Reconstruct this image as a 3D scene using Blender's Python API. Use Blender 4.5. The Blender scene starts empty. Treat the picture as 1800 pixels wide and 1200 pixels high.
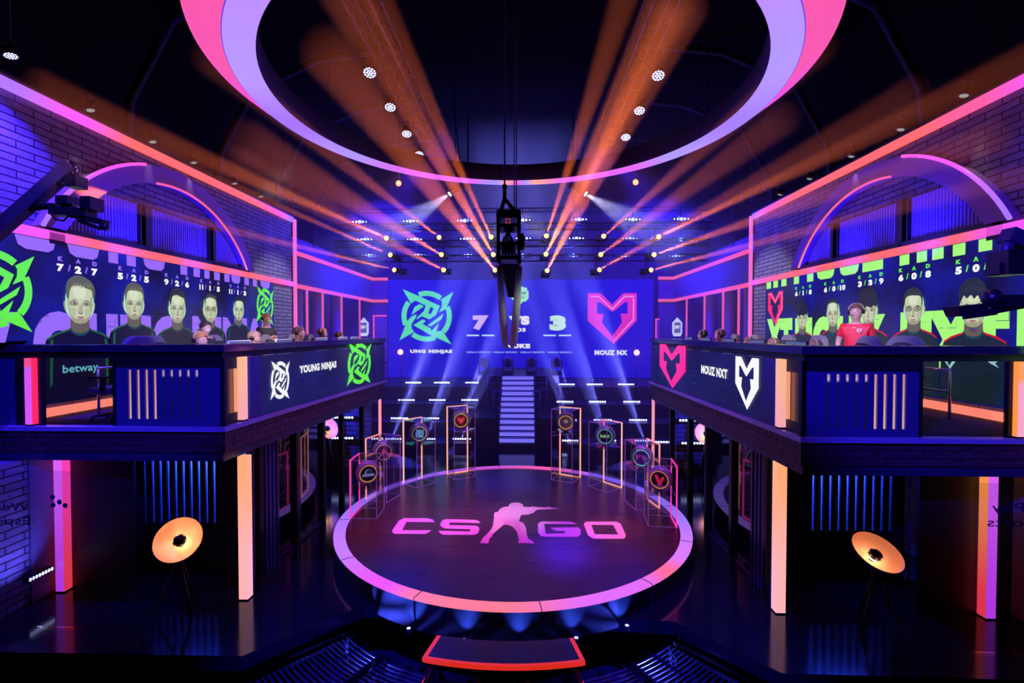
import bpy, math, random
from mathutils import Vector, Matrix, Euler, Quaternion
random.seed(7)
sc = bpy.context.scene
COL = sc.collection
PI = math.pi
def R(d): return math.radians(d)

# ---------------------------------------------------------------- camera
F = 845.0
CAM = Vector((0.2, 0.0, 3.87))
cd = bpy.data.cameras.new('camera'); cam = bpy.data.objects.new('camera', cd)
COL.objects.link(cam); sc.camera = cam
cd.lens = F / 1800 * 36; cd.sensor_width = 36; cd.clip_start = 0.05; cd.clip_end = 200
cam.location = CAM
cam.rotation_euler = Euler((PI / 2 - R(1.22), 0, R(1.7)), 'XYZ')
RM = cam.rotation_euler.to_matrix()

# ---------------------------------------------------------------- colour management, world
sc.view_settings.view_transform = 'Standard'
sc.view_settings.look = 'None'
sc.view_settings.exposure = 0.0
sc.view_settings.gamma = 1.0
sc.view_settings.use_curve_mapping = False
w = bpy.data.worlds.new('world'); sc.world = w; w.use_nodes = True
w.node_tree.nodes['Background'].inputs[0].default_value = (0.01, 0.01, 0.05, 1)
w.node_tree.nodes['Background'].inputs[1].default_value = 0.02
cy = sc.cycles
cy.max_bounces = 4; cy.diffuse_bounces = 2; cy.glossy_bounces = 2; cy.use_adaptive_sampling = True; cy.adaptive_threshold = 0.03; cy.transmission_bounces = 4
cy.transparent_max_bounces = 24; cy.volume_bounces = 0
cy.sample_clamp_indirect = 0; cy.sample_clamp_direct = 0
cy.caustics_reflective = False; cy.caustics_refractive = False
cy.use_denoising = True

def aim(o, t):
    o.rotation_euler = (Vector(t) - o.location).to_track_quat('-Z', 'Y').to_euler()
def spot(loc, tgt, energy, col, deg, blend=0.3, rad=0.03, parent=None):
    l = bpy.data.lights.new('spot_beam', 'SPOT'); l.energy = energy; l.color = col
    l.spot_size = R(deg); l.spot_blend = blend; l.shadow_soft_size = rad
    o = bpy.data.objects.new('spot_beam', l); COL.objects.link(o); o.location = loc; aim(o, tgt); return o
def area(loc, tgt, energy, col, sx, sy=None):
    l = bpy.data.lights.new('wash_light', 'AREA'); l.energy = energy; l.color = col
    l.shape = 'RECTANGLE'; l.size = sx; l.size_y = sy or sx
    o = bpy.data.objects.new('wash_light', l); COL.objects.link(o); o.location = loc; aim(o, tgt); return o
def point(loc, energy, col, rad=0.05):
    l = bpy.data.lights.new('glow_light', 'POINT'); l.energy = energy; l.color = col; l.shadow_soft_size = rad
    o = bpy.data.objects.new('glow_light', l); COL.objects.link(o); o.location = loc; return o

# large lights of the room (the beams' own light is in their builders)
BLUE = (0.02, 0.01, 1.0)
for s in (-1, 1):
    # blue wash over the balcony fronts and side faces, kept off the walls by narrow cones
    spot((s * -1.5, -0.6, 7.5), (s * 5.1, 6.3, 3.7), 6000, (0.03, 0.015, 1), 23, 0.6, 0.2)
    spot((s * 1.2, 9.0, 8.6), (s * 3.8, 9.6, 2.6), 1200, (0.3, 0.02, 1), 60, 0.9, 0.2)
    # brick wall grazing lights, near end and far end
    spot((s * 6.1, 5.9, 7.5), (s * 6.86, 6.3, 5.4), 2600 if s < 0 else 120, (0.035, 0.015, 1), 75, 0.9, 0.05)
    spot((s * 6.5, 13.1, 7.9), (s * 6.84, 13.1, 5.0), 420, (0.07, 0.05, 1), 26, 0.9)
    spot((s * 6.5, 13.85, 7.9), (s * 6.84, 13.85, 5.0), 420, (0.07, 0.05, 1), 26, 0.9)
    # window niches
    spot((s * 6.3, 8.1, 5.0), (s * 6.86, 8.2, 5.75), 150, BLUE, 110, 0.8)
    spot((s * 6.3, 9.9, 5.0), (s * 6.86, 10.0, 5.75), 150, BLUE, 110, 0.8)
    spot((s * 6.4, 11.3, 5.0), (s * 6.86, 11.4, 5.6), 70, BLUE, 100, 0.8)
    # key light on the players
    spot((s * 2.4, 5.4, 5.7), (s * 5.2, 8.6, 3.8), 1000, (1, 0.86, 0.9), 40, 0.9, 0.2)
    spot((s * -0.2, 13.6, 7.2), (s * 4.8, 10.9, 3.7), 1900, (1, 0.86, 0.9), 30, 0.9, 0.2)
# stage washes
spot((-1.3, 7.2, 6.9), (-1.6, 8.9, 0.3), 1000, (1, 0.02, 0.12), 34, 0.9, 0.2)
spot((1.3, 7.2, 6.9), (0.4, 8.6, 0.3), 1500, (0.75, 0.02, 0.6), 52, 0.9, 0.2)
spot((1.6, 11.0, 7.4), (1.75, 8.72, 0.3), 1900, (1, 0.2, 0.1), 10, 0.6, 0.1)
spot((-0.2, 9.8, 7.4), (-0.1, 9.2, 0.3), 1000, (0.8, 0.6, 0.9), 16, 0.9, 0.1)
spot((-1.0, 10.6, 7.4), (-1.6, 8.8, 0.3), 1900, (0.5, 0.12, 0.9), 18, 0.9, 0.1)
spot((-0.3, 15.0, 7.5), (-0.3, 11.4, 0.3), 5000, (0.05, 0.01, 1), 14, 0.9, 0.3)
spot((1.0, 15.0, 7.0), (0.9, 8.0, 0.3), 5000, (0.05, 0.01, 1), 8, 0.9, 0.3)
for s in (-1, 1):
    spot((s * 0.8, 4.6, 6.6), (s * 2.4, 10.6, 1.5), 900, (0.6, 0.4, 1), 26, 0.9, 0.1)  # added fill aimed at the display cases, without a fixture
    area((s * 5.0, 18.5, 8.6), (s * 4.6, 18.9, 2.0), 700, (0.03, 0.012, 1), 2.5)  # added blue fill for the back walls and haze
    spot((s * 3.0, 15.0, 9.2), (s * 7.0, 18.5, 5.5), 2600, (0.05, 0.012, 1), 46, 0.9, 0.2)  # added blue spot to brighten the gallery fascia

# ---------------------------------------------------------------- pixel helpers (photograph pixels to points on real planes)
def ray(px, py):
    return (RM @ Vector(((px - 900) / F, (600 - py) / F, -1.0)))
def onx(px, py, X):
    d = ray(px, py); return CAM + d * ((X - CAM.x) / d.x)
def ony(px, py, Y):
    d = ray(px, py); return CAM + d * ((Y - CAM.y) / d.y)
def onz(px, py, Z):
    d = ray(px, py); return CAM + d * ((Z - CAM.z) / d.z)
def onplane(px, py, P, N):
    d = ray(px, py); return CAM + d * ((P - CAM).dot(N) / d.dot(N))

# ---------------------------------------------------------------- materials
MC = {}
def nodes(name):
    m = bpy.data.materials.new(name); m.use_nodes = True
    nt = m.node_tree; b = nt.nodes['Principled BSDF']; return m, nt, b
def mat(name, col, rough=0.5, metal=0.0, spec=0.5, bump=0.0, bscale=40, var=0.12):
    if name in MC: return MC[name]
    m, nt, b = nodes(name)
    b.inputs['Base Color'].default_value = (*col, 1); b.inputs['Roughness'].default_value = rough
    b.inputs['Metallic'].default_value = metal; b.inputs['Specular IOR Level'].default_value = spec
    tc = nt.nodes.new('ShaderNodeTexCoord'); no = nt.nodes.new('ShaderNodeTexNoise')
    no.inputs['Scale'].default_value = bscale; nt.links.new(tc.outputs['Object'], no.inputs['Vector'])
    mx = nt.nodes.new('ShaderNodeMix'); mx.data_type = 'RGBA'
    mx.inputs[6].default_value = (*[c * (1 - var) for c in col], 1); mx.inputs[7].default_value = (*[min(1, c * (1 + var)) for c in col], 1)
    nt.links.new(no.outputs['Fac'], mx.inputs[0]); nt.links.new(mx.outputs[2], b.inputs['Base Color'])
    if bump:
        bp = nt.nodes.new('ShaderNodeBump'); bp.inputs['Strength'].default_value = bump
        nt.links.new(no.outputs['Fac'], bp.inputs['Height']); nt.links.new(bp.outputs[0], b.inputs['Normal'])
    MC[name] = m; return m
def emit(name, col, st=1.0, sample=True):
    if name in MC: return MC[name]
    m, nt, b = nodes(name)
    b.inputs['Base Color'].default_value = (0.02, 0.02, 0.02, 1); b.inputs['Roughness'].default_value = 0.4
    b.inputs['Emission Color'].default_value = (*col, 1); b.inputs['Emission Strength'].default_value = st
    if not sample: m.cycles.emission_sampling = 'NONE'
    MC[name] = m; return m
def emit_ramp(name, stops, axis, lo, hi, st=1.0, noise=0.0, interp='EASE', angular=None):
    """LED strip whose lamps change colour along it: axis 0/1/2 of world position, or angle round a centre"""
    if name in MC: return MC[name]
    m, nt, b = nodes(name); L = nt.links
    b.inputs['Base Color'].default_value = (0.05, 0.05, 0.05, 1)
    g = nt.nodes.new('ShaderNodeNewGeometry'); sp = nt.nodes.new('ShaderNodeSeparateXYZ')
    if angular:
        s = nt.nodes.new('ShaderNodeVectorMath'); s.operation = 'SUBTRACT'; s.inputs[1].default_value = (*angular, 0)
        L.new(g.outputs['Position'], s.inputs[0]); L.new(s.outputs[0], sp.inputs[0])
        a = nt.nodes.new('ShaderNodeMath'); a.operation = 'ARCTAN2'
        L.new(sp.outputs[0], a.inputs[0]); L.new(sp.outputs[1], a.inputs[1]); src = a.outputs[0]; lo, hi = -PI, PI
    else:
        L.new(g.outputs['Position'], sp.inputs[0]); src = sp.outputs[axis]
    mr = nt.nodes.new('ShaderNodeMapRange'); mr.inputs[1].default_value = lo; mr.inputs[2].default_value = hi
    L.new(src, mr.inputs[0]); rp = nt.nodes.new('ShaderNodeValToRGB'); rp.color_ramp.interpolation = interp
    el = rp.color_ramp.elements
    while len(el) < len(stops): el.new(0.5)
    for e, (p, c) in zip(el, stops): e.position = p; e.color = (*c, 1)
    L.new(mr.outputs[0], rp.inputs[0]); L.new(rp.outputs[0], b.inputs['Emission Color'])
    b.inputs['Emission Strength'].default_value = st
    MC[name] = m; return m
def brick(name, plane, c1, c2, mort, bw=0.5, bh=0.16, rough=0.7, bump=0.6, ms=0.012):
    """plane: 'yz' or 'xz' world coordinates"""
    if name in MC: return MC[name]
    m, nt, b = nodes(name); L = nt.links
    g = nt.nodes.new('ShaderNodeNewGeometry'); sp = nt.nodes.new('ShaderNodeSeparateXYZ'); cb = nt.nodes.new('ShaderNodeCombineXYZ')
    L.new(g.outputs['Position'], sp.inputs[0]); L.new(sp.outputs[1 if plane == 'yz' else 0], cb.inputs[0]); L.new(sp.outputs[2], cb.inputs[1])
    t = nt.nodes.new('ShaderNodeTexBrick'); t.inputs['Scale'].default_value = 1
    t.inputs['Brick Width'].default_value = bw; t.inputs['Row Height'].default_value = bh; t.inputs['Mortar Size'].default_value = ms
    t.inputs['Mortar Smooth'].default_value = 0.3; t.inputs['Bias'].default_value = 0
    t.inputs['Color1'].default_value = (*c1, 1); t.inputs['Color2'].default_value = (*c2, 1); t.inputs['Mortar'].default_value = (*mort, 1)
    L.new(cb.outputs[0], t.inputs['Vector'])
    no = nt.nodes.new('ShaderNodeTexNoise'); no.inputs['Scale'].default_value = 9; L.new(g.outputs['Position'], no.inputs['Vector'])
    mx = nt.nodes.new('ShaderNodeMix'); mx.data_type = 'RGBA'; mx.blend_type = 'MULTIPLY'; mx.inputs[0].default_value = 0.5
    L.new(t.outputs[0], mx.inputs[6]); L.new(no.outputs[0], mx.inputs[7]); L.new(mx.outputs[2], b.inputs['Base Color'])
    ad = nt.nodes.new('ShaderNodeMath'); ad.operation = 'MULTIPLY_ADD'; ad.inputs[1].default_value = -1.0
    L.new(t.outputs['Fac'], ad.inputs[0]); L.new(no.outputs[0], ad.inputs[2])
    bp = nt.nodes.new('ShaderNodeBump'); bp.inputs['Strength'].default_value = bump; bp.inputs['Distance'].default_value = 0.03
    L.new(ad.outputs[0], bp.inputs['Height']); L.new(bp.outputs[0], b.inputs['Normal'])
    b.inputs['Roughness'].default_value = rough
    MC[name] = m; return m
def clear(name, tint=(1, 1, 1), gloss=0.08, rough=0.03):
    if name in MC: return MC[name]
    m, nt, b = nodes(name); nt.nodes.remove(b); L = nt.links
    t = nt.nodes.new('ShaderNodeBsdfTransparent'); t.inputs[0].default_value = (*tint, 1)
    gl = nt.nodes.new('ShaderNodeBsdfGlossy'); gl.inputs['Roughness'].default_value = rough
    lw = nt.nodes.new('ShaderNodeLayerWeight'); lw.inputs[0].default_value = 0.2
    ad = nt.nodes.new('ShaderNodeMath'); ad.operation = 'MULTIPLY_ADD'; ad.inputs[1].default_value = 0.6; ad.inputs[2].default_value = gloss
    L.new(lw.outputs['Fresnel'], ad.inputs[0])
    mx = nt.nodes.new('ShaderNodeMixShader'); L.new(ad.outputs[0], mx.inputs[0]); L.new(t.outputs[0], mx.inputs[1]); L.new(gl.outputs[0], mx.inputs[2])
    L.new(mx.outputs[0], nt.nodes['Material Output'].inputs[0]); MC[name] = m; return m
def wood():
    m, nt, b = nodes('stage wood'); L = nt.links
    g = nt.nodes.new('ShaderNodeNewGeometry'); t = nt.nodes.new('ShaderNodeTexBrick')
    t.inputs['Scale'].default_value = 1; t.inputs['Brick Width'].default_value = 1.3; t.inputs['Row Height'].default_value = 0.16
    t.inputs['Mortar Size'].default_value = 0.004; t.inputs['Color1'].default_value = (0.11, 0.05, 0.045, 1)
    t.inputs['Color2'].default_value = (0.07, 0.03, 0.03, 1); t.inputs['Mortar'].default_value = (0.01, 0.005, 0.005, 1)
    L.new(g.outputs['Position'], t.inputs['Vector'])
    mp = nt.nodes.new('ShaderNodeMapping'); mp.inputs['Scale'].default_value = (1.2, 22, 1); L.new(g.outputs['Position'], mp.inputs[0])
    no = nt.nodes.new('ShaderNodeTexNoise'); no.inputs['Scale'].default_value = 2.0; no.inputs['Detail'].default_value = 5; L.new(mp.outputs[0], no.inputs['Vector'])
    mx = nt.nodes.new('ShaderNodeMix'); mx.data_type = 'RGBA'; mx.blend_type = 'MULTIPLY'; mx.inputs[0].default_value = 0.75
    L.new(t.outputs[0], mx.inputs[6]); L.new(no.outputs[0], mx.inputs[7]); L.new(mx.outputs[2], b.inputs['Base Color'])
    mr = nt.nodes.new('ShaderNodeMapRange'); mr.inputs[3].default_value = 0.2; mr.inputs[4].default_value = 0.42; L.new(no.outputs[0], mr.inputs[0]); L.new(mr.outputs[0], b.inputs['Roughness'])
    b.inputs['Specular IOR Level'].default_value = 0.6
    return m

M_BLACK = mat('black paint', (0.012, 0.012, 0.016), 0.45)
M_BLKMETAL = mat('black metal', (0.02, 0.02, 0.022), 0.35, 0.6)
M_DARK = mat('dark matte', (0.02, 0.02, 0.03), 0.8)
M_PLASTIC = mat('black plastic', (0.015, 0.015, 0.017), 0.3)
M_NAVY = mat('navy laminate', (0.06, 0.06, 0.2), 0.35)
M_RAIL = mat('dark glossy rail', (0.05, 0.05, 0.09), 0.12, 0.3)
M_CHROME = mat('chrome', (0.75, 0.75, 0.78), 0.15, 1.0)
M_GREY = mat('grey upholstery', (0.17, 0.17, 0.18), 0.6, 0, 0.4, 0.2, 120)
M_FLOOR = mat('glossy black floor', (0.008, 0.008, 0.012), 0.12, 0, 0.5, 0.0, 3)
M_CARPET = mat('dark carpet', (0.05, 0.045, 0.07), 0.95, 0, 0.1, 0.3, 200)
M_VINYL = mat('pale floor vinyl', (0.75, 0.68, 0.74), 0.5)
M_GLASS = clear('clear glass', (0.92, 0.92, 0.95), 0.05)
M_ACRYL = clear('clear acrylic', (0.95, 0.95, 0.97), 0.03)
M_EDGE = mat('acrylic edge', (0.7, 0.4, 0.8), 0.3)
M_BAND = mat('purple arch band', (0.35, 0.2, 0.45), 0.6)
M_WHITE = mat('white plastic', (0.8, 0.8, 0.8), 0.4)
CORAL = (1.0, 0.13, 0.12); PINK = (1.0, 0.1, 0.3); MAG = (0.85, 0.09, 0.85); LAV = (0.36, 0.16, 1.0); ORANGE = (1.0, 0.3, 0.1); PEACH = (1.0, 0.5, 0.32)
E_PINK = emit('pink led', PINK, 1.1)
E_MAG = emit('magenta led', MAG, 1.0)
E_WHITE = emit('white print', (0.95, 0.95, 0.95), 1.0)
E_LAMP = emit('blue white lamp', (0.45, 0.5, 1.0), 5, False)
E_LAMPB = emit('bright blue lamp', (0.2, 0.25, 1.0), 8, False)

# ---------------------------------------------------------------- mesh builder
class MB:
    def __init__(s): s.v = []; s.f = []; s.mi = []; s.mats = []; s.sm = []
    def _m(s, m):
        if m is None: return 0
        if m not in s.mats: s.mats.append(m)
        return s.mats.index(m)
    def add(s, vs, fs, m=None, smooth=False):
        b = len(s.v); k = s._m(m); s.v += [Vector(p) for p in vs]
        for f in fs: s.f.append(tuple(b + i for i in f)); s.mi.append(k); s.sm.append(smooth)
        return s
    def box(s, a, b, m=None, M=None):
        vs = [Vector((x, y, z)) for x in (a[0], b[0]) for y in (a[1], b[1]) for z in (a[2], b[2])]
        if M: vs = [M @ p for p in vs]
        return s.add(vs, [(0, 1, 3, 2), (4, 6, 7, 5), (0, 4, 5, 1), (2, 3, 7, 6), (0, 2, 6, 4), (1, 5, 7, 3)], m)
    def beam(s, p, q, w, h=None, m=None, up=(0, 0, 1)):
        p = Vector(p); q = Vector(q); d = (q - p).normalized(); u = Vector(up)
        if abs(d.dot(u)) > 0.98: u = Vector((1, 0, 0))
        x = d.cross(u).normalized(); y = x.cross(d); h = h or w
        c = [(-w / 2, -h / 2), (w / 2, -h / 2), (w / 2, h / 2), (-w / 2, h / 2)]
        vs = [P + x * a + y * b for P in (p, q) for a, b in c]
        return s.add(vs, [(0, 1, 2, 3), (7, 6, 5, 4), (0, 4, 5, 1), (1, 5, 6, 2), (2, 6, 7, 3), (3, 7, 4, 0)], m)
    def tube(s, pts, r, n=8, m=None, cap=True):
        pts = [Vector(p) for p in pts]; rr = r if isinstance(r, (list, tuple)) else [r] * len(pts)
        vs = []; up = None
        for i, p in enumerate(pts):
            d = (pts[min(i + 1, len(pts) - 1)] - pts[max(i - 1, 0)]).normalized()
            if up is None: up = Vector((0, 0, 1)) if abs(d.z) < 0.9 else Vector((1, 0, 0))
            x = d.cross(up).normalized(); y = x.cross(d).normalized(); up = y
            vs += [p + (x * math.cos(2 * PI * k / n) + y * math.sin(2 * PI * k / n)) * rr[i] for k in range(n)]
        fs = [(i * n + k, i * n + (k + 1) % n, (i + 1) * n + (k + 1) % n, (i + 1) * n + k) for i in range(len(pts) - 1) for k in range(n)]
        if cap: fs += [tuple(reversed(range(n))), tuple((len(pts) - 1) * n + k for k in range(n))]
        return s.add(vs, fs, m, True)
    def lathe(s, prof, n=24, m=None, M=None, a0=0, a1=2 * PI, smooth=True):
        full = abs(a1 - a0 - 2 * PI) < 1e-6; k = n if full else n + 1
        vs = [Vector((r * math.cos(a0 + (a1 - a0) * j / n), r * math.sin(a0 + (a1 - a0) * j / n), z)) for r, z in prof for j in range(k)]
        if M: vs = [M @ p for p in vs]
        fs = [(i * k + j, i * k + (j + 1) % k, (i + 1) * k + (j + 1) % k, (i + 1) * k + j) for i in range(len(prof) - 1) for j in range(n)]
        return s.add(vs, fs, m, smooth)
    def prism(s, pts2, M, t, m=None):
        """closed 2D outline in the local xy plane of M, thickness t along local z"""
        n = len(pts2); vs = [M @ Vector((x, y, 0)) for x, y in pts2] + [M @ Vector((x, y, t)) for x, y in pts2]
        return s.add(vs, [tuple(reversed(range(n))), tuple(range(n, 2 * n))] + [(i, (i + 1) % n, n + (i + 1) % n, n + i) for i in range(n)], m)
    def ball(s, c, r, m=None, n=10, sc3=(1, 1, 1)):
        c = Vector(c); vs = []; k = n // 2 + 1
        for i in range(k):
            th = PI * i / (k - 1)
            for j in range(n):
                ph = 2 * PI * j / n; vs.append(c + Vector((r * sc3[0] * math.sin(th) * math.cos(ph), r * sc3[1] * math.sin(th) * math.sin(ph), r * sc3[2] * math.cos(th))))
        return s.add(vs, [(i * n + j, (i + 1) * n + j, (i + 1) * n + (j + 1) % n, i * n + (j + 1) % n) for i in range(k - 1) for j in range(n)], m, True)
    def build(s, name, m=None, parent=None, bevel=0):
        me = bpy.data.meshes.new(name); me.from_pydata([tuple(p) for p in s.v], [], s.f); 
        ms = s.mats if s.mats else ([m] if m else [])
        for q in ms: me.materials.append(q)
        if s.mats: me.polygons.foreach_set('material_index', s.mi)
        me.polygons.foreach_set('use_smooth', s.sm); me.update()
        o = bpy.data.objects.new(name, me); COL.objects.link(o)
        if parent: o.parent = parent
        if bevel:
            b = o.modifiers.new('bevel', 'BEVEL'); b.width = bevel; b.segments = 2; b.limit_method = 'ANGLE'
        return o
def box(name, a, b, m, parent=None, bevel=0): return MB().box(a, b).build(name, m, parent, bevel)
def tag(o, label=None, cat=None, group=None, kind=None):
    if label: o['label'] = label
    if cat: o['category'] = cat
    if group: o['group'] = group
    if kind: o['kind'] = kind
    return o
def thing(name, label, cat, loc=(0, 0, 0), rz=0, group=None):
    o = bpy.data.objects.new(name, None); COL.objects.link(o); o.location = loc; o.rotation_euler = (0, 0, rz)
    o.empty_display_size = 0.1
    return tag(o, label, cat, group)
def struct(o): o['kind'] = 'structure'; return o
def dup(o, loc=None, rot=None, label=None, parent=None):
    c = o.copy(); COL.objects.link(c)
    if parent is not None: c.parent = parent
    for ch in list(o.children):
        if not ch.name.startswith('clamp_arm'): dup(ch, parent=c)
    if loc is not None: c.location = loc
    if rot is not None: c.rotation_euler = rot
    if label: c['label'] = label
    return c
def disc(r, n=16, cx=0, cy=0, ry=None):
    ry = ry or r; return [(cx + r * math.cos(2 * PI * i / n), cy + ry * math.sin(2 * PI * i / n)) for i in range(n)]
def smooth2(pts, k=3):
    out = []; n = len(pts)
    for i in range(n):
        p0, p1, p2, p3 = [Vector(pts[(i + j) % n]) for j in (-1, 0, 1, 2)]
        for q in range(k):
            t = q / k; out.append(tuple(0.5 * ((2 * p1) + (p2 - p0) * t + (2 * p0 - 5 * p1 + 4 * p2 - p3) * t * t + (3 * p1 - p0 - 3 * p2 + p3) * t ** 3)))
    return out

TXT = {}
def text_mesh(s, bold):
    k = (s, bold)
    if k not in TXT:
        cu = bpy.data.curves.new('t', 'FONT'); cu.body = s; cu.offset = bold; cu.resolution_u = 4; cu.space_character = 1 + bold * 2.2
        o = bpy.data.objects.new('t', cu); COL.objects.link(o)
        bpy.context.view_layer.update()
        me = bpy.data.meshes.new_from_object(o.evaluated_get(bpy.context.evaluated_depsgraph_get()))
        vs = [v.co.copy() for v in me.vertices]; fs = [tuple(p.vertices) for p in me.polygons]
        bpy.data.objects.remove(o); bpy.data.curves.remove(cu); bpy.data.meshes.remove(me)
        x0 = min(v.x for v in vs); x1 = max(v.x for v in vs); y0 = min(v.y for v in vs); y1 = max(v.y for v in vs)
        TXT[k] = ([((v.x - x0) / (x1 - x0), (v.y - y0) / (y1 - y0)) for v in vs], fs)
    return TXT[k]

class Canvas:
    """flat printed or lit picture surface: origin, u (to the right as seen), v (up)"""
    def __init__(s, o, u, v=(0, 0, 1), off=0.004):
        s.o = Vector(o); s.u = Vector(u).normalized(); s.v = Vector(v).normalized(); s.n = s.u.cross(s.v).normalized(); s.off = off; s.mb = MB()
    def P(s, x, y, layer=1): return s.o + s.u * x + s.v * y + s.n * (s.off * layer)
    def px(s, X, Y):
        p = onplane(X, Y, s.o, s.n) - s.o; return p.dot(s.u), p.dot(s.v)
    def poly(s, pts, m, layer=1):
        a = sum(pts[i - 1][0] * pts[i][1] - pts[i][0] * pts[i - 1][1] for i in range(len(pts)))
        if a < 0: pts = pts[::-1]
        s.mb.add([s.P(x, y, layer) for x, y in pts], [tuple(range(len(pts)))], m); return s
    def rect(s, x0, y0, x1, y1, m, layer=1): return s.poly([(x0, y0), (x1, y0), (x1, y1), (x0, y1)], m, layer)
    def text(s, t, x0, y0, x1, y1, m, layer=1, bold=0.03, mirror=False):
        vs, fs = text_mesh(t, bold)
        if mirror: x0, x1 = x1, x0
        s.mb.add([s.P(x0 + (x1 - x0) * a, y0 + (y1 - y0) * b, layer) for a, b in vs], fs, m); return s
    def build(s, name, parent=None):
        o = s.mb.build(name, None, parent); s.mb = MB(); return o

NINJA = [[(220,150),(500,270),(745,385),(690,515),(595,575),(490,530),(410,580),(425,545),(520,455),(545,380),(400,310),(335,350)],
 [(385,400),(460,360),(520,390),(340,515)], [(340,535),(415,500),(410,540),(345,640),(345,700),(380,750),(170,870),(280,600)],
 [(370,655),(500,572),(548,595),(500,640),(615,700),(622,735),(735,625),(690,745),(780,730),(905,925),(600,790)],
 [(570,660),(800,490),(765,575),(620,672)], [(940,185),(830,430),(730,480),(770,400),(775,330),(755,300)]]
def ninja(c, cx, cy, rx, ry, m, bg, layer=2):
    def q(p): return (cx + (p[0] - 557) / 385 * rx, cy - (p[1] - 537) / 385 * ry)
    for a0, a1 in ((52, 110), (-42, 24), (-128, -68), (142, 202)):
        o = [(557 + 357 * math.cos(R(a)), 530 - 357 * math.sin(R(a))) for a in [a0 + (a1 - a0) * i / 8 for i in range(9)]]
        i_ = [(557 + 285 * math.cos(R(a)), 530 - 285 * math.sin(R(a))) for a in [a1 - (a1 - a0) * i / 8 for i in range(9)]]
        c.poly([q(p) for p in o + i_], m, layer)
    for pl in NINJA: c.poly([q(p) for p in pl], m, layer + 1)
    c.poly([q(p) for p in [(612,400),(658,420),(622,495),(578,497)]], bg, layer + 2)
MO = [(-1,1),(-.47,1),(0,.56),(.45,1),(1,1),(1,-.08),(.08,-1),(-1,-.08)]
MI = [(-.62,.64),(-.5,.64),(-.02,.28),(.05,.28),(.5,.64),(.62,.64),(.62,.2),(.34,.2),(.4,-.15),(0,-.68),(-.42,-.15),(-.35,.2),(-.62,.2)]
def mlogo(c, cx, cy, rx, ry, m, bg, layer=2, hi=None):
    c.poly([(cx + x * rx, cy + y * ry) for x, y in MO], m, layer)
    c.poly([(cx + x * rx, cy + y * ry) for x, y in MI], bg, layer + 2)
    if hi:
        for a in ([(-.9,.9),(-.55,.9),(0,.42),(.5,.9),(.9,.9),(.9,.84),(.52,.84),(0,.34),(-.55,.84),(-.9,.84)], [(.9,.8),(.9,-.05),(.06,-.9),(.06,-.84),(.84,-.02),(.84,.8)]):
            c.poly([(cx + x * rx, cy + y * ry) for x, y in a], hi, layer + 1)

# ================================================================ the room
WX = 6.86
br_wall = brick('painted brick', 'yz', (0.33, 0.31, 0.36), (0.26, 0.24, 0.3), (0.012, 0.012, 0.016), 0.5, 0.105, 0.55, 0.8, 0.011)
br_band = brick('dark red brick', 'yz', (0.16, 0.07, 0.09), (0.12, 0.05, 0.07), (0.01, 0.008, 0.01), 0.3, 0.1, 0.5, 0.9, 0.006)
br_bandx = brick('dark red brick front', 'xz', (0.16, 0.07, 0.09), (0.12, 0.05, 0.07), (0.01, 0.008, 0.01), 0.3, 0.1, 0.5, 0.9, 0.006)
br_back = brick('back brick', 'xz', (0.33, 0.31, 0.36), (0.24, 0.22, 0.28), (0.02, 0.02, 0.03), 0.42, 0.13, 0.5)

L1 = onz(425, 1153, 0); L2 = onz(640, 1062, 0); R2_ = onz(1185, 1092, 0); R1 = onz(1375, 1183, 0)
fl = [(-8.3, L1.y - .02), (L1.x, L1.y), (L2.x, L2.y), (R2_.x, R2_.y), (R1.x, R1.y), (8.3, R1.y - .05), (8.3, 23.2), (-8.3, 23.2)]
struct(MB().prism(fl, Matrix.Translation((0, 0, -0.18)), 0.18).build('floor', M_FLOOR))
struct(box('floor', (-8.3, -1.5, -1.6), (8.3, 8.0, -1.5), M_DARK))
struct(box('ceiling', (-8.5, -1.5, 11.3), (8.5, 23.4, 11.5), mat('black ceiling', (.004, .004, .006), .9, 0, .1)))
struct(box('wall_back', (-8.5, 23.0, 0.0), (8.5, 23.2, 9.4), mat('dark blue drape', (0.05, 0.05, 0.08), 0.9)))
struct(box('wall_back', (-8.5, 23.0, 9.4), (8.5, 23.2, 11.3), mat('black ceiling', (.004, .004, .006), .9, 0, .1)))  # black upper wall stands in for the unlit dark above the drape
CEIL_RIB = mat('ceiling rib paint', (0.008, 0.008, 0.012), 0.6)
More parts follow.
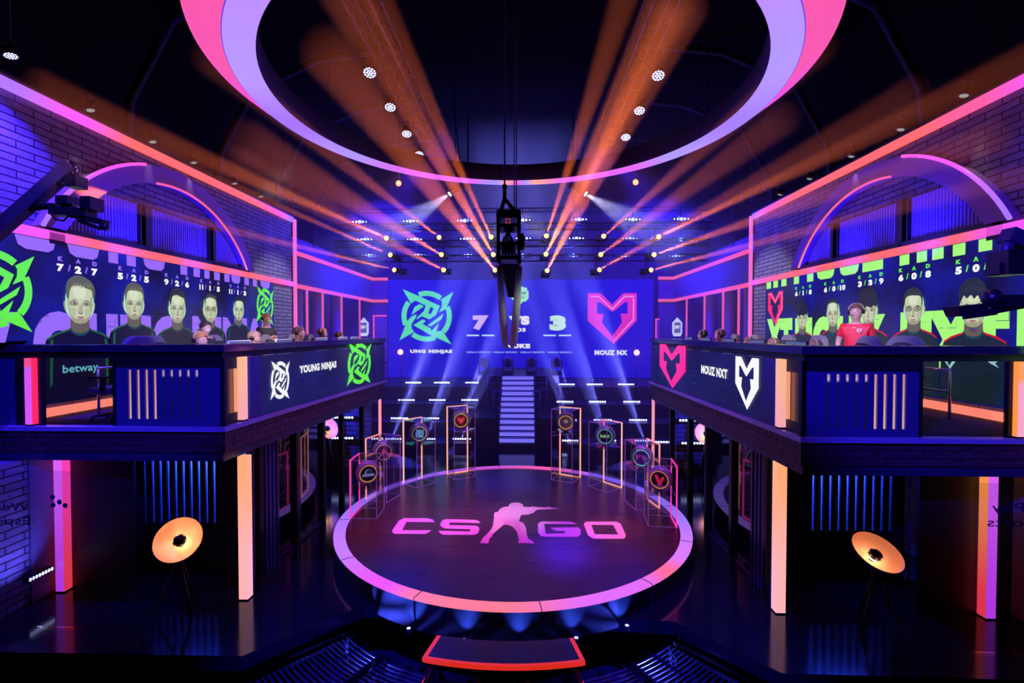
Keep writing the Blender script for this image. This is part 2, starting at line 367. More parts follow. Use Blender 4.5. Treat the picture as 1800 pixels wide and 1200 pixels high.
for side, s in (('left', -1), ('right', 1)):
    o = box('wall_' + side, (s * 8.3, -1.5, -1.5), (s * 8.5, 23.2, 11.3), mat('dark outer wall', (0.008, 0.008, 0.012), 0.9, 0, .2)); struct(o)
    # tall brick wall, lower storey with the deck above it
    m = MB(); y0, y1 = -1.4, 14.3
    if s > 0: m.box((s * WX, y0, 0.0), (s * (WX + .25), y1, 7.28))
    else: m.box((s * WX, y0, 0.0), (s * (WX + .25), y1, 2.07)).box((s * WX, 6.56, 2.07), (s * (WX + .25), y1, 3.72)).box((s * WX, y0, 3.72), (s * (WX + .25), y1, 7.28))
    struct(m.build('wall_' + side, br_wall))
    struct(box('trim_%d' % (1 if s < 0 else 2), (s * (WX - .06), -1.4, 7.28), (s * 8.3, 14.4, 7.33), M_BLACK))
    # upper gallery fascia behind the tall wall and its recessed wall
    struct(box('trim_%d' % (3 if s < 0 else 4), (s * WX, 14.42, 5.32), (s * (WX + .2), 22.0, 6.2), mat('gallery fascia', (0.2, 0.18, 0.34), 0.7)))
    struct(box('trim_%d' % (5 if s < 0 else 6), (s * 6.2, 22.0, 5.32), (s * (WX + .2), 22.15, 6.2), mat('gallery fascia', (0.2, 0.18, 0.34), 0.7)))
    struct(box('wall_' + side, (s * 8.0, 14.3, 0), (s * 8.3, 22.9, 7.2), mat('gallery inner wall', (0.16, 0.14, 0.3), 0.7)))
    struct(box('floor', (s * 6.8, 14.32, 2.4), (s * 8.0, 22.2, 2.55), M_DARK))
    struct(box('wall_' + side, (s * 6.2, 22.0, 0), (s * 8.0, 22.12, 5.3), mat('gallery inner wall', (0.16, 0.14, 0.3), 0.7)))
    # ceiling ribs curving into the side walls
    for k in range(8):
        y = 1.0 + k * 2.9
        pts = [(s * 8.2, y, 6.0), (s * 7.9, y, 8.6), (s * 7.0, y, 10.2), (s * 5.2, y, 11.0), (s * 3.0, y, 11.25)]
        t = MB().tube(pts, 0.09, 6).build('ceiling_rib', CEIL_RIB)
        tag(t, 'black curved steel rib in the dark vault above the %s wall' % side, 'ceiling rib', 'curved ribs above the %s wall' % side)
    # arch: purple raised band round three ribbed windows
    ac = Vector((s * WX, 9.38, 3.95)); a_r0, a_r1 = 2.73, 3.05; zb = 5.38
    def arcpts(r, n=40):
        a = math.asin((zb - ac.z) / r); return [(ac.y + r * math.cos(PI - a - (PI - 2 * a) * i / n), ac.z + r * math.sin(PI - a - (PI - 2 * a) * i / n)) for i in range(n + 1)]
    A = thing('arch_surround', 'raised purple plaster arch around the three ribbed windows on the %s wall' % side, 'arch', (0, 0, 0))
    o_, i_ = arcpts(a_r1), arcpts(a_r0)
    mb = MB(); n = len(o_); vs = []
    for xx in (s * WX, s * (WX - .16)):
        vs += [(xx, y, z) for y, z in o_] + [(xx, y, z) for y, z in i_]
    fs = []
    for i in range(n - 1):
        fs += [(2 * n + i, 2 * n + i + 1, 3 * n + i + 1, 3 * n + i), (i, i + 1, 2 * n + i + 1, 2 * n + i), (n + i, 3 * n + i, 3 * n + i + 1, n + i + 1)]
    mb.add(vs, fs).build('band', M_BAND, A)
    arc_in = emit_ramp('arch led inner %s' % side, [(0, MAG), (.35, PINK), (.75, CORAL), (1, ORANGE)], 1, 7.5, 12.2, 1.1)
    half = [p for p in i_ if p[0] > 8.8]
    MB().tube([(s * (WX - .17), y, z) for y, z in half], 0.022, 6).build('inner_led_line', arc_in, A)
    arc_out = emit_ramp('arch led outer %s' % side, [(0, LAV), (.45, MAG), (1, PINK)], 1, 6.6, 9.3, 1.1)
    half = [p for p in o_ if p[0] < 8.6]
    MB().tube([(s * (WX - .17), y, z) for y, z in half], 0.03, 6).build('outer_led_line', arc_out, A)
    # ribbed windows in dark frames
    for k, (ya, yb) in enumerate(((7.1, 8.53), (8.8, 10.43), (10.65, 11.8))):
        W = tag(bpy.data.objects.new('window_%d' % (k + 1 + (3 if s > 0 else 0)), None), kind='structure'); COL.objects.link(W); W['kind'] = 'structure'
        def ztop(y): return min(6.16, ac.z + math.sqrt(max(0.1, (a_r0 - .06) ** 2 - (y - ac.y) ** 2)))
        nr = int((yb - ya) / 0.062); rb = MB()
        for q in range(nr):
            y = ya + (q + .5) * (yb - ya) / nr; zt = ztop(y)
            if zt < zb + .1: continue
            rb.lathe([(0.024, zb + .04), (0.024, zt)], 8, None, Matrix.Translation((s * (WX - .02), y, 0)))
        rb.build('ribbed_glazing', mat('ribbed blue glazing', (0.3, 0.3, 0.75), 0.25, 0, 0.8), W)
        box('backing', (s * (WX - .004), ya, zb + .03), (s * (WX - .03), yb, min(ztop(ya), ztop(yb), 6.16) - .02), mat('dark blue backing', (0.05, 0.05, 0.2), 0.4), W)
        fm = MB(); fm.box((s * WX, ya - .24, zb - .02), (s * (WX - .09), ya, ztop(ya - .1)), None)
        fm.box((s * WX, yb, zb - .02), (s * (WX - .09), yb + .12, max(zb + .1, ztop(yb + .1))), None); fm.box((s * WX, ya - .1, zb - .02), (s * (WX - .1), yb + .1, zb + .05), None)
        fm.build('window_frame', M_BLACK, W)

# ---------------------------------------------------------------- LED strips on the walls
def strip(name, a, b, m, label, cat='light strip', group=None):
    t = thing(name, label, cat, (0, 0, 0)); box('diffuser', a, b, m, t)
    mx = Vector(a); mn = Vector(b)
    if group: t['group'] = group
    return t
for side, s in (('left', -1), ('right', 1)):
    wall_led = emit_ramp('wall led %s' % side, [(0, LAV), (.08, MAG if s > 0 else LAV), (.2, PINK if s > 0 else MAG), (.32, CORAL), (.75, CORAL), (.88, PINK), (1, LAV)], 1, 5.6, 14.4, 1.15)
    low_led = emit_ramp('low wall led %s' % side, [(0, MAG), (.1, MAG), (.2, CORAL), (.7, CORAL), (.85, PINK), (1, MAG)], 1, 6.0, 14.4, 1.1)
    strip('light_strip', (s * (WX - .08), 3.0, 7.14), (s * WX, 14.3, 7.28), wall_led, 'long pink light strip along the top of the %s brick wall' % side)
    strip('light_strip', (s * (WX - .09), 3.0, 5.22), (s * WX, 14.3, 5.35), low_led, 'coral light strip between the arch and the big screen on the %s wall' % side)
    strip('light_strip', (s * (WX - .1), 6.6 if s < 0 else 5.2, 2.62), (s * (WX - .02), 13.0, 2.74), emit('coral floor led', (1, .24, .15), 1.3), 'coral light strip at floor level under the big screen on the %s balcony' % side)
    gal = emit_ramp('gallery led %s' % side, [(0, PINK), (.5, MAG), (1, CORAL)], 1, 14.4, 22, 0.95)
    t = strip('light_strip', (s * (WX - .07), 14.4, 2.6), (s * WX, 14.5, 7.26), emit('pier led', (.95, .15, .6), 1.0), 'tall upright pink light strip at the far end of the %s brick wall' % side)
    for z, wd, lab in ((6.2, .13, 'top'), (5.2, .12, 'bottom')):
        t = thing('light_strip', 'pink light strip along the %s edge of the %s gallery fascia' % (lab, side), 'light strip')
        box('diffuser', (s * (WX - .04), 14.52, z), (s * (WX + .04), 22.0, z + wd), gal, t)
        box('return_diffuser', (s * 6.15, 21.9, z), (s * WX, 21.96, z + wd), gal, t)
    for k, y in enumerate((15.3, 16.5, 18.2, 20.2)):
        lab = 'upright pink light strip between the gallery bays on the %s, number %s from the brick wall' % (side, ('one', 'two', 'three', 'four')[k])
        lab = ['nearest', 'second nearest', 'third nearest', 'farthest'][k] + ' upright pink light strip between the glazed gallery bays on the ' + side
        strip('gallery_post_light', (s * (WX - .02), y, 2.56), (s * (WX + .04), y + .05, 5.2), emit('post led', (.95, .12, .4), .85), lab)
    # lit columns inside the gallery, washed in blue
    for k, y in enumerate((15.9, 17.4, 19.2)):
        c = MB().lathe([(.2, 2.55), (.2, 5.3)], 16, None, Matrix.Translation((s * 7.5, y, 0))).build('gallery_column', mat('pale column', (.35, .33, .5), .6))
        tag(c, ['nearest', 'middle', 'farthest'][k] + ' round blue lit column behind the gallery glass on the ' + side, 'column')
        spot((s * 7.15, y - .1, 2.6), (s * 7.5, y, 4.4), 60, (.06, .06, 1), 60, .8)
    # small glowing frame and white crest sign in the far corner
    fr = thing('lit_door_frame', 'small pink glowing door frame in the far corner of the %s gallery' % side, 'door frame')
    P0 = ony(656 if s < 0 else 1152, 556 if s < 0 else 562, 21.9); x0 = P0.x; x1 = s * 6.2; zt = P0.z
    mb = MB(); mb.box((x0, 21.86, 1.72), (x0 + .05, 21.9, zt)).box((min(x0, x1), 21.86, zt), (max(x0, x1), 21.9, zt + .06)); mb.build('frame', E_PINK, fr)
    box('panel', (min(x0, x1) + .06, 21.88, 1.72), (max(x0, x1), 21.94, zt - .02), mat('pink lit panel', (.5, .25, .5), .5), fr)
    pc = ony(640 if s < 0 else 1190, 575, 20.5)
    cr = thing('crest_sign', 'small white lit trophy crest sign at the far end of the %s balcony' % side, 'sign')
    M = Matrix.Translation((pc.x, 20.5, pc.z)) @ Matrix.Rotation(PI / 2, 4, 'X')
    oc = [(-.14, -.38), (.14, -.38), (.2, -.25), (.2, .2), (.1, .3), (0, .42), (-.1, .3), (-.2, .2), (-.2, -.25)]
    MB().prism(oc, M, .05).build('body', emit('white crest', (.7, .75, 1), .9), cr)
    cv = Canvas((pc.x, 20.44, pc.z), (1, 0, 0)); cv.rect(-.13, -.24, .13, .2, emit('crest inset', (.15, .15, .6), .7)); cv.text('EMY', -.11, -.06, .11, .08, E_WHITE, 2); cv.build('lettering', cr)
    box('stem', (pc.x - .03, 20.5, 2.55), (pc.x + .03, 20.54, pc.z - .35), M_BLKMETAL, cr)
    struct(box('floor', (min(s * 5.9, s * 7), 20.2, 2.45), (max(s * 5.9, s * 6.82), 20.8, 2.55), M_DARK))

# small downlights clipped on the top strip
def tracklight(loc, s, label):
    t = thing('wall_downlight', label, 'spotlight', loc, 0, 'small downlights along the wall tops')
    mb = MB().lathe([(0, .02), (.075, .02), (.085, -.1), (.07, -.12), (.07, -.1), (0, -.1)], 14, None, Matrix.Rotation(R(18 * s), 4, 'Y')); mb.build('can', M_BLKMETAL, t)
    MB().box((-.015, -.015, 0), (.015, .015, .12)).box((-.06, -.03, .1), (.06, .03, .13)).build('bracket', M_BLACK, t)
    MB().lathe([(0, -.105), (.055, -.108)], 12, None, Matrix.Rotation(R(18 * s), 4, 'Y')).build('lens', emit('dim pale lens', (.5, .6, .5), .5, False), t)
    return t
LPX = [(170, 213), (278, 266), (349, 302), (420, 335), (465, 357)]; RPX = [(1682, 186), (1573, 243), (1487, 291), (1415, 322), (1364, 350)]
names5 = ['nearest', 'second', 'third', 'fourth', 'farthest']
for side, s, L in (('left', -1, LPX), ('right', 1, RPX)):
    for k, (x, y) in enumerate(L):
        p = onx(x, y, s * (WX - .35)); t = tracklight((s * (WX - .22), p.y, 7.42), s, '%s small black downlight on the pink strip along the top of the %s brick wall' % (names5[k], side))
        spot((s * (WX - .2), p.y, 7.25), (s * (WX - .02), p.y, 5.2), 18, (1, .85, .8), 30, .9)

# ================================================================ round stage
SC = Vector((-0.06, 9.34, 0)); SR = 3.30; SZ = 0.3
ST = thing('round_stage', 'round dark wood stage with a glowing rim and game logo in the middle', 'stage', (0, 0, 0))
T = Matrix.Translation(SC)
MB().lathe([(0, SZ), (SR - .2, SZ)], 96, None, T, smooth=False).build('wooden_deck', wood(), ST)
stops = [(0, LAV), (.06, (.95, .1, .4)), (.1, (1, .15, .25)), (.15, (.5, .16, .9)), (.25, LAV), (.34, (.3, .15, 1)), (.42, (.95, .2, .5)), (.47, MAG), (.53, (.8, .12, .7)), (.6, (.5, .2, 1)), (.72, LAV), (.8, (.55, .18, 1)), (.88, MAG), (.95, (1, .2, .3)), (1, LAV)]
# angle from +Y (far side) clockwise: -pi..pi with the near side at +-pi
st2 = [(0, (1, .2, .28)), (.06, (1, .2, .3)), (.09, MAG), (.16, (.55, .2, 1)), (.26, LAV), (.36, (.25, .1, .95)), (.46, (.55, .08, .6)), (.54, (.9, .1, .4)), (.62, (.2, .1, .9)), (.74, (.3, .18, 1)), (.84, (.7, .2, 1)), (.87, (1, .15, .22)), (.9, (.75, .15, .8)), (.94, (.75, .15, .9)), (1, (1, .2, .28))]
MB().lathe([(SR - .2, SZ), (SR - .19, SZ + .02), (SR, SZ + .02), (SR, SZ - .01)], 96, None, T, smooth=False).build('glowing_rim', emit_ramp('stage rim led', st2, 0, 0, 0, 1.0, angular=(SC.x, SC.y)), ST)
MB().lathe([(SR, SZ - .01), (SR - .03, SZ - .02), (SR - .03, -.12), (SR - .25, -.12)], 96, None, T).build('fascia', mat('black fascia', (.06, .06, .08), .55), ST)
sm = MB()
for a in range(0, 360, 30):
    sm.box((SR - .19, -.006, 0), (SR, .006, SZ + .024), None, T @ Matrix.Rotation(R(a + 8), 4, 'Z'))
sm.build('rim_joint', M_BLACK, ST)
cv = Canvas((SC.x, SC.y, SZ), (1, 0, 0), (0, 1, 0), 0.003)
def q67(L, X0, Y0, k): return [cv.px(X0 + x / k, Y0 + y / k) for x, y in L]
cv.poly(q67([(740,835),(800,803),(1080,805),(1140,820),(1165,852),(830,848),(780,945),(1120,945),(1100,965),(1050,990),(690,988),(660,965),(670,935)], 590, 790, 6.667), M_VINYL)
cv.poly(q67([(1250,830),(1290,815),(1640,825),(1680,840),(1700,862),(1335,855),(1330,885),(1640,892),(1675,905),(1685,930),(1670,980),(1630,1000),(1260,998),(1225,980),(1205,952),(1575,960),(1580,935),(1280,925),(1235,905),(1225,870)], 590, 790, 6.667), M_VINYL)
cv.poly(q67([(1055,349),(1200,350),(1225,354),(1245,364),(1070,362),(1078,414),(1180,412),(1178,400),(1130,398),(1098,382),(1250,380),(1262,395),(1263,418),(1245,430),(1080,430),(1050,425),(1037,405),(1036,362)], 600, 800, 3), M_VINYL)
O_ = [(540,845),(890,845),(940,870),(1000,1000),(995,1030),(970,1045),(620,1045),(560,1010),(510,885),(512,860)]; I_ = [(595,882),(853,885),(912,997),(637,992)]
oo = q67(O_, 950, 790, 6.667); ii = q67(I_, 950, 790, 6.667)
for seg in ([oo[8], oo[9], oo[0], oo[1], oo[2], ii[1], ii[0]], [oo[2], oo[3], oo[4], ii[2], ii[1]], [oo[4], oo[5], oo[6], ii[3], ii[2]], [oo[6], oo[7], oo[8], ii[0], ii[3]]):
    cv.poly(seg, M_VINYL)
cv.poly(q67([(885,262),(893,253),(915,249),(940,251),(958,260),(958,271),(990,274),(1010,270),(1030,274),(1088,275),(1092,268),(1098,275),(1147,280),(1146,283),(1035,287),(1025,292),(1015,303),(990,312),(947,316),(940,338),(936,346),(960,358),(974,385),(978,420),(986,440),(1008,453),(1018,465),(932,463),(937,445),(925,402),(905,378),(885,369),(858,366),(835,384),(800,415),(793,430),(780,442),(775,465),(732,463),(745,438),(760,424),(790,392),(800,370),(803,345),(806,325),(803,318),(808,302),(826,299),(835,284),(855,273),(882,270)], 600, 800, 3), M_VINYL)
cv.build('floor_logo', ST)
# blue puck lights under the rim
for k, (x, y) in enumerate(((725, 1078), (818, 1097), (913, 1102), (1010, 1095), (1097, 1075))):
    p = onz(x, y, .12); a = math.atan2(p.y - SC.y, p.x - SC.x); d = Vector((math.cos(a), math.sin(a), 0))
    c = SC + d * (SR + .1)
    t = thing('rim_uplight', '%s of the five small blue lights under the front stage rim' % ['leftmost', 'second from left', 'middle', 'second from right', 'rightmost'][k], 'spotlight', (c.x, c.y, -.06), a, 'blue lights under the stage rim')
    MB().lathe([(0, -.03), (.035, -.03), (.035, .03), (0, .03)], 12).build('puck', M_BLACK, t); MB().box((-.12, -.01, -.02), (.0, .01, .0)).build('bracket', M_BLACK, t)
    MB().lathe([(0, .032), (.025, .032)], 12).build('lens', E_LAMPB, t)
    spot((c.x, c.y, -.01), (SC.x + d.x * (SR - .03), SC.y + d.y * (SR - .03), .16), 7, (.04, .1, 1), 80, .6, .02)

# ---------------------------------------------------------------- pit in front of the stage: grilles, frames and curved steps
M_BAR = mat('grille bar metal', (.5, .5, .6), .3, .9)
def sector(r0, r1, a0, a1, z0, z1, n=16):
    o = [(SC.x + r1 * math.cos(a0 + (a1 - a0) * i / n), SC.y + r1 * math.sin(a0 + (a1 - a0) * i / n)) for i in range(n + 1)]
    i_ = [(SC.x + r0 * math.cos(a1 - (a1 - a0) * i / n), SC.y + r0 * math.sin(a1 - (a1 - a0) * i / n)) for i in range(n + 1)]
    return o + i_, Matrix.Translation((0, 0, z0)), z1 - z0
gl = ['far left', 'left', 'centre left', 'middle left', 'middle right', 'centre right', 'right', 'far right']
for k in range(8):
    a0 = R(-149 + k * 14.9); a1 = a0 + R(12.6)
    G = thing('floor_grille', '%s slatted metal grille in the dark pit before the round stage' % gl[k], 'grille', (0, 0, 0), 0, 'slatted grilles in the pit')
    sl = MB(); nb = 20
    for q in range(nb):
        r = 3.42 + q * .068
        pts = [(SC.x + r * math.cos(a0 + (a1 - a0) * i / 6), SC.y + r * math.sin(a0 + (a1 - a0) * i / 6), -.6) for i in range(7)]
        for i in range(6): sl.beam(pts[i], pts[i + 1], .022, .012)
    sl.build('slats', M_BAR, G)
    fm = MB()
    for a in (a0, a1, (a0 + a1) / 2):
        d = Vector((math.cos(a), math.sin(a), 0)); fm.beam(SC + d * 3.3 + Vector((0, 0, -.63)), SC + d * 4.85 + Vector((0, 0, -.63)), .05, .05)
    fm.build('frame', M_BLKMETAL, G)
    for a, r in ((a0, 4.8), (a0, 3.4), (a1, 4.8), (a1, 3.4)):
        d = Vector((math.cos(a), math.sin(a), 0)); MB().beam(SC + d * r + Vector((0, 0, -1.5)), SC + d * r + Vector((0, 0, -.62)), .05).build('leg', M_BLKMETAL, G)
    d = Vector((math.cos(a1), math.sin(a1), 0)); MB().beam(SC + d * 4.8 + Vector((0, 0, -1.5)), SC + d * 3.4 + Vector((0, 0, -.66)), .04).build('brace', M_BLKMETAL, G)
for s in (-1, 1):
    spot((s * 1.0, 1.5, 5.2), (s * 2.3, 6.3, -.6), 6000, BLUE, 28, .8)  # added blue spot to light the slat tops, no fixture built
    spot((s * 2.6, 6.4, -1.3), (s * 2.2, 6.2, -.5), 250, (.05, .08, 1), 130, .8)
S = thing('curved_steps', 'black curved steps with red glowing edges below the front of the stage', 'steps', (0, 0, 0))
E_RED = emit('red edge led', (.85, .03, .015), .8)
for z, r0, r1 in ((.12, 3.6, 4.0), (-.16, 3.95, 4.4)):
    a0, a1 = R(-90 - 13), R(-90 + 13); pl, M, th = sector(r0, r1, a0, a1, z - .05, z); tr = MB().prism(pl, M, th).build('tread', M_PLASTIC, S)
    eb = MB(); o = sector(r1, r1 + .04, a0, a1, z - .05, z + .004); eb.prism(*o)
    for a in (a0, a1):
        d = Vector((math.cos(a), math.sin(a), 0)); eb.beam(SC + d * (r0 + .02) + Vector((0, 0, z - .02)), SC + d * (r1 + .04) + Vector((0, 0, z - .02)), .05, .05)
    eb.build('red_edge', E_RED, tr)
sb = MB()
for a in (R(-90 - 12.5), R(-90 - 4), R(-90 + 4), R(-90 + 12.5)):
    d = Vector((math.cos(a), math.sin(a), 0)); sb.beam(SC + d * 3.55 + Vector((0, 0, .05)), SC + d * 4.4 + Vector((0, 0, -.3)), .05, .1)
    sb.beam(SC + d * 4.3 + Vector((0, 0, -1.5)), SC + d * 4.3 + Vector((0, 0, -.25)), .05); sb.beam(SC + d * 3.65 + Vector((0, 0, -1.5)), SC + d * 3.65 + Vector((0, 0, .05)), .05)
sb.build('support_frame', M_BLKMETAL, S)

# ================================================================ balconies
BAL = {-1: (Vector((-3.96, 6.45, 0)), Vector((-3.63, 12.8, 0))), 1: (Vector((3.64, 6.05, 0)), Vector((3.5, 12.7, 0)))}
ZF = 2.57
col_m = emit_ramp('column front a', [(0, (.75, .1, 1)), (.8, (.6, .12, 1)), (.86, (1, .08, .25)), (1, (1, .08, .25))], 2, 2.6, 3.5, .9, interp='CONSTANT')
def led_column(s, x, y, z0, z1, mf, msd, label, wd=.13, parent=None):
    """square light column, front face towards -y and inner side face lit in their own colours"""
    t = thing('light_column', label, 'light column', (x, y, z0)); h = z1 - z0; a = wd / 2
    mb = MB(); mb.add([(-a, -a, 0.02), (a, -a, 0.02), (a, -a, h), (-a, -a, h), (-a, a, 0.02), (a, a, 0.02), (a, a, h), (-a, a, h)],
        [(0, 1, 2, 3)], mf)
    mb.add([(-a, -a, 0.02), (a, -a, 0.02), (a, -a, h), (-a, -a, h), (-a, a, 0.02), (a, a, 0.02), (a, a, h), (-a, a, h)], [(4, 0, 3, 7), (1, 5, 6, 2), (5, 4, 7, 6), (3, 2, 6, 7), (0, 4, 5, 1)], msd)
    mb.build('diffuser', None, t); box('foot', (-a, -a, 0), (a, a, .02), M_BLACK, t); return t
def zr(name, c0, c1, z0, z1, st=.95): return emit_ramp(name, [(0, c0), (1, c1)], 2, z0, z1, st)
for side, s in (('left', -1), ('right', 1)):
    C, E = BAL[s]; W = s * (WX - .005)
    def pl(o): 
        q = [(W, C.y - o), (C.x - s * o, C.y - o), (E.x - s * o, E.y + o), (W, E.y + o)]
        return q if s < 0 else q[::-1]
    B = thing('balcony', '%s balcony with brick band, dark handrail and glass and slotted front' % side, 'balcony', (0, 0, 0))
    MB().prism(pl(-.02), Matrix.Translation((0, 0, 2.2)), .3).build('slab', M_DARK, B)
    MB().prism(pl(-.0), Matrix.Translation((0, 0, 2.08)), .12).build('lower_fascia', mat('dark blue fascia', (.05, .04, .1), .4), B)
    MB().prism(pl(.07), Matrix.Translation((0, 0, 2.5)), .06).build('ledge', mat('satin grey ledge', (.5, .48, .7), .3, .2), B)
    MB().prism(pl(-.1), Matrix.Translation((0, 0, 2.56)), .012).build('carpet', M_CARPET, B)
    D = (E - C).normalized(); N = Vector((-D.y, D.x, 0)); N = N if N.x * s < 0 else -N; LEN = (E - C).length
    box('front_brick_band', (min(W, C.x), C.y - .015, 2.2), (max(W, C.x), C.y + .03, 2.5), br_bandx, B)
    MB().beam(C + Vector((0, 0, 2.35)), E + Vector((0, 0, 2.35)), .05, .3).build('side_brick_band', br_band, B)
    # handrail cap and header beam
    hr = MB(); a = .16
    hr.prism([(W, C.y - .06), (C.x - s * .06, C.y - .06), (C.x + s * .22, C.y + .22), (W, C.y + .22)] if s < 0 else [(W, C.y - .06), (W, C.y + .22), (C.x + s * .22, C.y + .22), (C.x - s * .06, C.y - .06)], Matrix.Translation((0, 0, 3.58)), .11)
    q = [(C.x - s * .06, C.y - .06), (E.x - s * .06, E.y), (E.x + s * .22, E.y), (C.x + s * .22, C.y + .22)]
    hr.prism(q if s < 0 else q[::-1], Matrix.Translation((0, 0, 3.58)), .11)
    hr.build('handrail', M_RAIL, B, .012)
    hd = MB(); hd.box((W, C.y, 3.5), (C.x, C.y + .08, 3.58)); hd.beam(C + Vector((s * .04, 0, 3.54)), E + Vector((s * .04, 0, 3.54)), .08, .08); hd.build('header', M_BLACK, B)
    fx = lambda X: ony(X, 690, C.y).x
    if s < 0:   # the front runs on past the wall plane into a shallow recess
        e0, e1 = W + .004, -7.6
        for nm_, ya_, za_, zb_, mm_ in (('slab_end', C.y + .03, 2.2, 2.5, M_DARK), ('fascia_end', C.y, 2.08, 2.2, mat('dark blue fascia', (.05, .04, .1), .4)), ('ledge_end', C.y - .07, 2.5, 2.56, mat('satin grey ledge', (.5, .48, .7), .3, .2)), ('handrail_end', C.y - .06, 3.58, 3.69, M_RAIL), ('header_end', C.y, 3.5, 3.58, M_BLACK), ('brick_end', C.y - .015, 2.2, 2.5, br_bandx), ('panel_end', C.y + .02, 2.56, 3.5, M_NAVY)):
            box(nm_, (e1, ya_, za_), (e0, (C.y + .03 if nm_ == 'brick_end' else 6.55 if nm_ != 'panel_end' else C.y + .05), zb_), mm_, B)
    # slotted front panel
    pa, pb = (fx(203), fx(386)) if s < 0 else (fx(1412), fx(1616))
    slots = [fx(228 + 14.7 * i) for i in range(9)] if s < 0 else [fx(1457 + 16.6 * i) for i in range(9)]
    hwid = .022; pm = MB(); z0, z1, zs0, zs1 = 2.56, 3.5, 2.66, 3.34
    xs = [pa] + [v for x in slots for v in (x - hwid, x + hwid)] + [pb]
    for i in range(0, len(xs), 2): pm.box((xs[i], C.y, zs0), (xs[i + 1], C.y + .04, zs1))
    pm.box((pa, C.y, z0), (pb, C.y + .04, zs0)).box((pa, C.y, zs1), (pb, C.y + .04, zs1 + .03)); pn = pm.build('slotted_panel', M_NAVY, B)
    box('panel_header', (pa, C.y, zs1 + .03), (pb, C.y + .04, z1), M_BLACK, B)
    glow = zr('slot light low', (.9, .5, .4), (.8, .35, .25), 2.6, 3.3, .75); dark = emit_ramp('slot light top', [(0, (.004, .004, .01)), (.84, (.004, .004, .01)), (.9, (.75, .45, .65)), (1, (.5, .3, .6))], 2, zs0, zs1, .7)
    for i, x in enumerate(slots):
        lit = i < 4 if s < 0 else i > 4
        box('slot_light', (x - hwid, C.y + .025, zs0), (x + hwid, C.y + .04, zs1), glow if lit else dark, pn)
    box('black_post', (C.x - .0 * s - .03, C.y, 2.56), (C.x + .03, C.y + .06, 3.5), M_BLACK, B)
    # side panel next to the corner with three slots
    SP = lambda X: (onplane(X, 690, C, N) - C).dot(D)
    sa, sb_ = (0.03, SP(419)) if s < 0 else (0.03, SP(1380))
    sp = MB().beam(C + D * sa + Vector((s * .03, 0, 3.03)), C + D * sb_ + Vector((s * .03, 0, 3.03)), .03, .94).build('corner_side_panel', M_BLACK, B)
    for i, f in enumerate((.25, .5, .8)):
        p = C + D * (sa + (sb_ - sa) * f) + N * .0; st_ = (.25, .5, 1.0)[i]
        MB().beam(p + Vector((0, 0, 2.72)), p + Vector((0, 0, 3.34)), .035, .035).build('side_slot_light', emit('side slot %d' % i, (1, .35 , .15 ), .9 * st_ * st_), sp)
    # glass front with chrome rails behind it
    ga, gb = (fx(70), fx(201)) if s < 0 else (fx(1619), fx(1777))
    box('glass_pane', (ga, C.y + .02, 2.56), (gb, C.y + .03, 3.5), M_GLASS, B)
    for x in (ga, gb): box('black_post', (x - .025, C.y, 2.56), (x + .025, C.y + .06, 3.5), M_BLACK, B)
    if s < 0:
        g2, g3 = W, fx(25); box('glass_pane', (g2 + .02, C.y + .02, 2.56), (g3, C.y + .03, 3.5), M_GLASS, B); box('solid_panel', (fx(27), C.y, 2.56), (fx(48), C.y + .05, 3.5), M_BLACK, B)
    # columns on the ledge
    cxx = fx(56) if s < 0 else fx(1790)
    if s < 0: led_column(s, cxx, C.y - .0, 2.565, 3.5, col_m, emit('red side', (1, .02, .12), 1), 'magenta light column in the left balcony front beside the glass', .1)
    else: led_column(s, cxx, C.y - .0, 2.565, 3.5, zr('col r', (.95, .4, .6), (1, .35, .12), 3.2, 3.3), emit('orange side', (1, .3, .05), 1), 'pale pink light column in the right balcony front beside the glass', .1)
    pc = C + D * (SP(426) if s < 0 else SP(1373)) 
    led_column(s, pc.x - s * .0, pc.y, 2.565, 3.5, zr('corner up a%d' % s, (.95, .42, .4), (1, .5, .25), 2.6, 3.4), zr('corner up b%d' % s, (.95, .4, .5), (1, .5, .3), 2.6, 3.4), 'peach light column near the front corner of the %s balcony, above the ledge' % side, .1)
    # lower light columns
    pb_ = onz(430, 1056, 0) if s < 0 else onz(1370, 1080, 0)
    led_column(s, pb_.x + s * .02, pb_.y + .07, 0, 2.08, zr('lower corner a%d' % s, (1, .45, .45), (1, .4, .18), .6, 2.0, 1.0), zr('lower corner b%d' % s, (1, .45, .6), (1, .42, .25), .4, 1.6, 1.0), 'tall peach light column under the front corner of the %s balcony' % side, .13)
    pf = onz(105, 1042, 0) if s < 0 else onz(1742, 1090, 0)
    led_column(s, pf.x, pf.y + .07, 0, 2.08, zr('lower far a%d' % s, (.62, .06, 1), (.75, .12, 1), .2, 1.8), zr('lower far b%d' % s, (1, .05, .1), (1, .05, .45) if s < 0 else (1, .3, .08), .2, 1.8), 'tall magenta and red light column under the %s balcony near the outer wall' % side, .13)
    pe = onplane(668 if s < 0 else 1148, 700, E - N * -.02, Vector((0, 1, 0)))
    led_column(s, pe.x, E.y - .02, 0, 2.08, emit('end col', (1, .3, .35), 1.1), emit('end col', (1, .3, .35), 1.1), 'thin pale light column at the far inner corner under the %s balcony' % side, .06)
    # posts carrying the balcony
    for k, t_ in enumerate((.15, .32, .48, .62, .8)):
        p = C.lerp(E, t_); tag(box('steel_post', (p.x + s * .1 - .05, p.y - .05, 0), (p.x + s * .1 + .05, p.y + .05, 2.08), M_BLKMETAL), '%s black steel post under the inner edge of the %s balcony' % (names5[k], side), 'post', 'posts under the %s balcony' % side)
